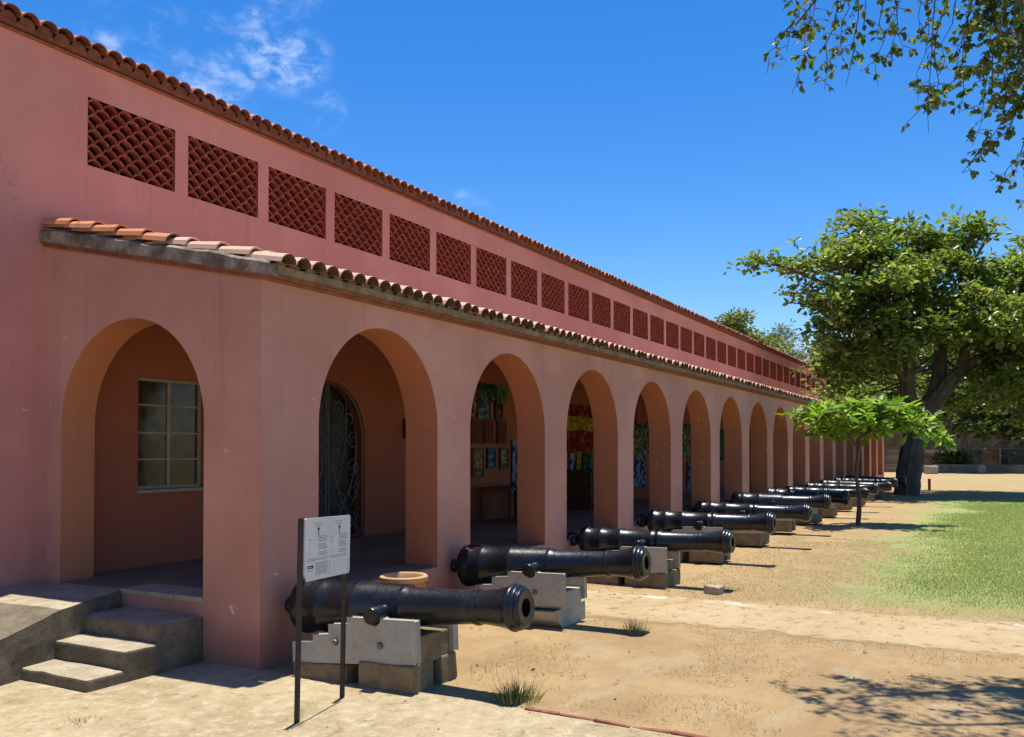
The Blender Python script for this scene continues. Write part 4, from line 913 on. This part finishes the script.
for (s_, e_, d_, q_) in strands:
    a, e = Vector(o4(*s_, d_ + random.uniform(-.3, .3))), Vector(o4(*e_, d_ + random.uniform(-.3, .3)))
    src = min(arr, key=lambda p: (p - a).length)
    L = (e - a).length; pts = [src, src.lerp(a, .5) + Vector((0, 0, .12))]
    for i in range(9):
        t_ = i / 8; pts.append(a.lerp(e, t_) + Vector((random.uniform(-1, 1), random.uniform(-1, 1), random.uniform(-1, 1))) * .035 + Vector((0, 0, .10 * math.sin(math.pi * t_))))
    mb.tube(pts, [.008 - .006 * i / (len(pts) - 1) for i in range(len(pts))], 4)
    for k in range(int(q_ * 1.3)):          # side twigs carrying small bunches of leaves
        t_ = random.uniform(.12, 1) ** .8; j = 2 + t_ * 8; i0 = min(int(j), len(pts) - 2); p = pts[i0].lerp(pts[i0 + 1], j - i0)
        v = Vector((random.gauss(0, 1), random.gauss(0, 1), random.gauss(-.4, .6))).normalized() * random.uniform(.04, .13)
        mb.tube([p, p + v * .6 + Vector((0, 0, .01)), p + v], [.003, .0025, .0015], 3)
        for m_ in range(random.randint(2, 5)):
            f_ = random.uniform(.4, 1); w = (v.normalized() * .5 + Vector((random.gauss(0, 1), random.gauss(0, 1), random.gauss(-.7, .6))) * .7).normalized()
            lp.append(tuple(p + v * f_)); ld.append(tuple(w))
for _ in range(4200):     # high twigs just above the picture, the ones that dapple the ground
    p = Vector(o4(random.uniform(825, 1110), random.uniform(-270, -30) , random.uniform(5.5, 7.0)))
    if mnoise.noise(p * 1.6) > .03:
        lp.append(tuple(p)); ld.append(tuple(unit(1)[0]))
for _ in range(3800):     # the rest of its crown, beyond the frame
    p = Vector(o4(random.uniform(1100, 1900), random.uniform(-520, 40), random.uniform(5.6, 9.5))); lp.append(tuple(p)); ld.append(tuple(unit(1)[0]))
lp = np.array(lp); ld = np.array(ld); nL = len(lp); ll = rng.uniform(.034, .064, nL)
V, Fc = leaves(lp, ld, rng.normal(0, 1, (nL, 3)) + np.array([[0, 0, .8]]), ll, ll * rng.uniform(.55, .8, nL), .3, (.3, .85, .68, .95))
mb.v = [(x - ob[0], y - ob[1], z) for x, y, z in mb.v]; mb.build('trunk', M['bark'], ov, smooth=True, recalc=False)
bulk('crown', V - np.array([ob]), Fc, M['leaf_over'], ov)

# ------------------------------------------------------------------ OLD WALLS AT THE FAR END
def stone_wall(name, x, ya, yb, h, th, m, label, seed, step=.9, ragged=.5, batter=0.):
    mb = MB(); n = int((yb - ya) / step); rows = 7; rr = random.Random(seed); tops = [h * (1 - ragged * rr.random() * .5) + .3 * mnoise.noise(Vector((i * .35, seed, 0))) * ragged for i in range(n + 1)]
    vs = []; fs = []
    for i in range(n + 1):
        for j in range(rows + 1):
            z = tops[i] * j / rows; d = .10 * mnoise.noise(Vector((i * .9, j * .9, seed))) + .05 * rr.uniform(-1, 1); vs.append((x + d + batter * z, ya + step * i, z))
        vs.append((x + th, ya + step * i, tops[i])); vs.append((x + th, ya + step * i, 0))
    m_ = rows + 3
    for i in range(n):
        for j in range(m_ - 1): fs.append((i * m_ + j, (i + 1) * m_ + j, (i + 1) * m_ + j + 1, i * m_ + j + 1))
    fs.append(tuple(range(m_))); fs.append(tuple(n * m_ + j for j in range(m_ - 1, -1, -1)))
    mb.add(vs, fs); return tag(mb.build(name, m), label, 'wall')
stone_wall('terrace_wall', 69.5, -22, 16, .62, .5, M['ruin'], 'low dark terrace wall across the far end of the yard', 2, ragged=.12)
stone_wall('garden_wall', 76.0, 1.2, 20, 1.65, .4, M['ruin'], 'plain grey wall behind the pale tree trunk', 5, ragged=.05)
stone_wall('ruined_wall', 78.2, -26, 1.6, 2.5, 1.6, M['ruin'], 'broken coral stone ruin right of the far tree trunk, tallest of its ledges', 9, step=.6, ragged=.6, batter=.1)
stone_wall('ruined_wall', 77.2, -24, .4, 1.75, .9, M['ruin'], 'middle ledge of broken stone in front of the tallest ruin', 21, step=.5, ragged=.5, batter=.1)
stone_wall('ruined_wall', 76.2, -25, -.5, 1.15, .8, M['ruin'], 'lowest broken stone ledge just behind the pipe rail', 33, step=.5, ragged=.5, batter=.1)
stone_wall('fort_wall', 92.0, -45, 40, 4.6, 1.5, M['ruin'], 'tall old fort wall closing the yard behind the trees', 14, step=1.4, ragged=.15)
mb = MB(); mb.box(69.9, 76.2, -22, 16, -.1, .50); o = mb.build('terrace', M['ground']); o['kind'] = 'structure'
rl = tag(empty('pipe_rail', (75, -8, .5)), 'thin pale pipe rail in front of the coral stone ruin', 'rail')
mb = MB(); mb.tube([(0, -14, 1.2), (0, 8.6, 1.2)], .035, 6); mb.build('top_rail', M['rail'], rl)
for k in range(6): mb = MB(); mb.tube([(0, -13 + k * 4.2, 0), (0, -13 + k * 4.2, 1.17)], .03, 6); mb.build('rail_post', M['rail'], rl)
# dark bush by the far trunk
bc = atd(953, 461, 63.5); Cb = np.array([[bc.x, bc.y, .95]]) + unit(150) * np.array([[1.3, 1.3, .8]]) * rng.uniform(.3, 1, (150, 1))
V, Fc = rosettes(Cb, 8, .34, .5, .8, rad=.2); bulk_o = empty('round_bush', (bc.x, bc.y, .5)); bulk('foliage', V - np.array([[bc.x, bc.y, .5]]), Fc, M['leaf_dark'], bulk_o)
mb = MB(); mb.tube([(0, 0, -.02), (0, 0, .5)], [.06, .03], 6); mb.build('stem', M['bark'], bulk_o); tag(bulk_o, 'dark round bush at the foot of the far tree trunk', 'bush')
# little red marker post
pp = atd(929, 490, 35.8); mb = MB(); mb.box(-.05, .05, -.05, .05, -.05, .42); mb.box(-.06, .06, -.06, .06, .421, .45); tag(mb.build('marker_post', M['red'], None, loc=(pp.x, pp.y, 0)), 'short red marker post right of the big tree trunk', 'post')
# squared stones lying at the far end
for k, (u, v, d, s_, lab) in enumerate(((931, 468, 60, .5, 'pale loose stone block left of the far tree'), (980, 470, 62, .55, 'pale stone block set against the low terrace wall'), (713, 589.5, 10.0, .09, 'pale loose stone under the third cannon muzzle'))):
    p = atd(u, v, d); mb = MB(); mb.box(-s_, s_, -s_ * .8, s_ * .8, 0, s_ * 1.1); o = mb.build('stone_block', M['step'], None, bevel=s_ * .15); rough(o, s_ * .14, 2, 2 / s_, k); o.location = (p.x, p.y, -.01); o.rotation_euler = (0, 0, k * .7); tag(o, lab, 'stone')

# ------------------------------------------------------------------ GRASS
def blades(Pn, h, w, lean=.35):
    n = len(Pn); az = rng.uniform(0, 2 * np.pi, n); S = np.stack([np.cos(az), np.sin(az), np.zeros(n)], 1) * w[:, None]
    T = rng.normal(0, lean, (n, 3)); T[:, 2] = 1; T = T * h[:, None]
    v = np.stack([Pn - S, Pn + S, Pn + T * .55 + S * .6, Pn + T + rng.normal(0, .15, (n, 3)) * h[:, None]], 1).reshape(-1, 3)
    f = (np.arange(n) * 4)[:, None] + np.array([[0, 1, 2, 3]]); return v, f
def fnoise(x, y, s, seed=0):
    return np.array([mnoise.noise(Vector((a * s, b_ * s, seed))) for a, b_ in zip(x, y)])
n = 330000; gx_ = 9.4 + 26 * rng.uniform(0, 1, n) ** 1.6; gy_ = rng.uniform(-4.5, 2.6, n)
keep = rng.uniform(0, 1, n) < np.clip(1 + (gy_ + 1.0) * .22, .35, 1); gx_, gy_ = gx_[keep], gy_[keep]
ed = fnoise(gx_, gy_, .6) * .8 + fnoise(gx_, gy_, 2.4, 4) * .35
mask = np.clip((1.5 - gy_ + ed) / 1.1, 0, 1) * np.clip((gx_ - 9.9 - (gy_ + .2) * .9 + ed) / 1.8, 0, 1) * np.clip((33 - gx_) / 4, 0, 1)
k = rng.uniform(0, 1, len(gx_)) < mask; gx_, gy_ = gx_[k], gy_[k]
h_ = rng.uniform(.010, .030, len(gx_)); V, Fc = blades(np.stack([gx_, gy_, np.zeros(len(gx_))], 1), h_, rng.uniform(.0015, .003, len(gx_)) * (1 + gx_ / 14))
lw = bulk('lawn_grass', V, Fc, M['grass']); tag(lw, 'short green lawn grass', 'grass', kind='stuff')
n = 60000; sx_ = rng.uniform(5, 17, n); sy_ = rng.uniform(-2.5, 3.4, n); q = fnoise(sx_, sy_, .9, 8) + .6 * fnoise(sx_, sy_, 3., 2)
k = (q > .12) & ~((sx_ > 7.9) & (sx_ < 9.4)) | ((sx_ > 9.35) & (q > -.3)) | ((abs(sx_ - 7.75) < .2) & (q > -.25)); sx_, sy_ = sx_[k], sy_[k]
V, Fc = blades(np.stack([sx_, sy_, np.zeros(len(sx_))], 1), rng.uniform(.006, .024, len(sx_)), rng.uniform(.001, .002, len(sx_)) * (1 + sx_ / 14), .8)
tag(bulk('dry_grass', V, Fc, M['straw']), 'sparse straw coloured dry grass', 'grass', kind='stuff')
def tuft(x, y, n, h, r, label, m='tuft'):
    a = rng.uniform(0, 2 * np.pi, n); q = rng.uniform(0, 1, n) ** .8 * r; Pn = np.stack([q * np.cos(a), q * np.sin(a), np.zeros(n)], 1)
    hh = rng.uniform(.35, 1.1, n) * h * (1 - .45 * q / r); T = np.stack([np.cos(a) * q / r * .7, np.sin(a) * q / r * .7, np.ones(n)], 1) + rng.normal(0, .18, (n, 3))
    az = rng.uniform(0, 2 * np.pi, n); S = np.stack([np.cos(az), np.sin(az), np.zeros(n)], 1) * .0022
    v = np.stack([Pn - S, Pn + S, Pn + T * hh[:, None] * .6 + S * .6, Pn + T * hh[:, None]], 1).reshape(-1, 3); f = (np.arange(n) * 4)[:, None] + np.array([[0, 1, 2, 3]])
    o = bulk('grass_tuft', v, f, M[m]); o.location = (x, y, .002); return tag(o, label, 'grass tuft', 'tufts of wild grass')
tuft(5.05, 2.72, 420, .17, .15, 'green wild grass tuft below the muzzle of the nearest cannon')
tuft(7.42, 2.82, 170, .17, .12, 'thin dry grass tuft below the muzzle of the second cannon', 'straw')
tuft(10.15, 2.78, 130, .07, .2, 'low green tuft below the muzzle of the third cannon')
tag(tuft(5.6, 3.25, 70, .05, .25, 'scattered low weeds right of the nearest carriage stones', 'straw'), kind='stuff')
tuft(3.42, 4.75, 60, .04, .12, 'tiny weeds in a crack of the paving below the steps')
# litter: dead leaves and pebbles
n = 420; lx = rng.uniform(4.9, 24, n); ly = np.where(rng.uniform(0, 1, n) < .55, 4.5 - rng.exponential(.5, n), rng.uniform(-.6, 4.2, n)); ld_ = unit(n); ld_[:, 2] *= .25; ll = rng.uniform(.02, .05, n)
V, Fc = leaves(np.stack([lx, ly, np.full(n, .014)], 1), ld_, np.tile(np.array([[0, 0, 1.]]), (n, 1)) + rng.normal(0, .3, (n, 3)), ll, ll * .5)
tag(bulk('leaf_litter', V, Fc, M['dry']), 'scattered dead leaves', 'leaves', kind='stuff')
mb = MB(); rr = random.Random(3)
for k in range(420):
    x, y, s_ = rr.uniform(2.6, 12), rr.uniform(-.4, 4.6), rr.uniform(.003, .009)
    if y > 4.4 or rr.random() > .25 + .75 * (mnoise.noise(Vector((x * 1.1, y * 1.1, 6))) > .05): continue
    mb.lathe([(0, -.4 * s_), (s_, 0), (.7 * s_, .6 * s_), (0, .8 * s_)], 5, lambda a, b_, t: (x + a * 1.3, y + b_, t + .006), cap=False)
tag(mb.build('pebbles', M['step'], recalc=False), 'small loose pebbles', 'pebbles', kind='stuff')

# ------------------------------------------------------------------ LIGHT, SKY, CAMERA
w = bpy.data.worlds.new('World'); scene.world = w; w.use_nodes = True; nt = w.node_tree; nt.nodes.clear(); g = G(nt)
out = g.n('OutputWorld'); bg = g.n('Background'); sky = g.n('TexSky'); sky.sky_type = 'NISHITA'; sky.sun_disc = False
el = math.asin(SUN.z); sky.sun_elevation = el; sky.sun_rotation = math.atan2(SUN.x, SUN.y); sky.altitude = 0; sky.air_density = 1.0; sky.dust_density = .2; sky.ozone_density = 3.5
hs = g.n('HueSaturation'); hs.inputs['Saturation'].default_value = 1.39; hs.inputs['Hue'].default_value = .508; hs.inputs['Value'].default_value = .95; g.put(hs.inputs['Color'], sky.outputs[0])
# wisps of high cloud
dirv = g.n('TexCoord').outputs['Generated']
x, y, z = g.xyz(dirv)
pl_ = g.n('CombineXYZ'); zz = g.m('MAXIMUM', z, .05); g.put(pl_.inputs[0], g.m('DIVIDE', x, zz)); g.put(pl_.inputs[1], g.m('DIVIDE', y, zz))
rot = g.n('Mapping'); g.put(rot.inputs[0], dirv); rot.inputs['Scale'].default_value = (1.0, 1.0, 1.7)
c1 = g.noise(rot.outputs[0], 9.0, 6, .6, .3); c3 = g.noise(rot.outputs[0], 42.0, 6, .62, .4)
def blob(u, v, r0, r1):
    d = (atd(u, v, 1.) - Vector((0, 0, H))).normalized(); dp = g.n('VectorMath', operation='DOT_PRODUCT'); g.put(dp.inputs[0], dirv); dp.inputs[1].default_value = d
    return g.ramp(dp.outputs['Value'], math.cos(R(r0)), math.cos(R(r1)))
reg = g.m('MAXIMUM', g.m('MAXIMUM', g.m('MULTIPLY', blob(172, 60, 5.5, .5), 1.0), blob(250, 2, 5., .5)), g.m('MAXIMUM', blob(468, 213, 1.8, .2), g.m('MULTIPLY', blob(322, 110, 1.6, .2), .6)))
reg = g.m('MAXIMUM', reg, g.m('MULTIPLY', blob(286, 48, 3., .5), .7))
cf = g.m('MULTIPLY', g.m('MULTIPLY', g.m('MULTIPLY', g.ramp(c1, .36, .62), g.ramp(c3, .34, .72)), reg), .48)
mixc = g.mix(cf, hs.outputs[0], (7.5, 8.0, 8.6)); g.put(bg.inputs[0], mixc); bg.inputs[1].default_value = .11
nt.links.new(bg.outputs[0], out.inputs[0])
sl_ = bpy.data.lights.new('sun', 'SUN'); sl_.energy = 4.2; sl_.angle = R(.53); sl_.color = (1, .955, .88); so = bpy.data.objects.new('sun', sl_); col.objects.link(so)
so.rotation_euler = (-SUN).to_track_quat('-Z', 'Y').to_euler(); so.location = (10, 2, 40)
cam = bpy.data.cameras.new('camera'); co = bpy.data.objects.new('camera', cam); col.objects.link(co); scene.camera = co
cam.sensor_width = 36; cam.lens = F / 1024 * 36; cam.clip_end = 3000; cam.clip_start = .05
PIT = R(1.0); cam.shift_y = (HY - 368.5 - F * math.tan(PIT)) / 1024
co.location = (0, 0, H); co.rotation_euler = (math.pi / 2 + PIT, 0, PHI - math.pi / 2)
vs_ = scene.view_settings; vs_.view_transform = 'Standard'; vs_.look = 'None'; vs_.exposure = 0.75; vs_.gamma = 1.0
scene.render.film_transparent = False
cy = scene.cycles; cy.max_bounces = 8; cy.diffuse_bounces = 5; cy.glossy_bounces = 3; cy.transmission_bounces = 4; cy.transparent_max_bounces = 4
cy.use_denoising = True; cy.sample_clamp_indirect = 8
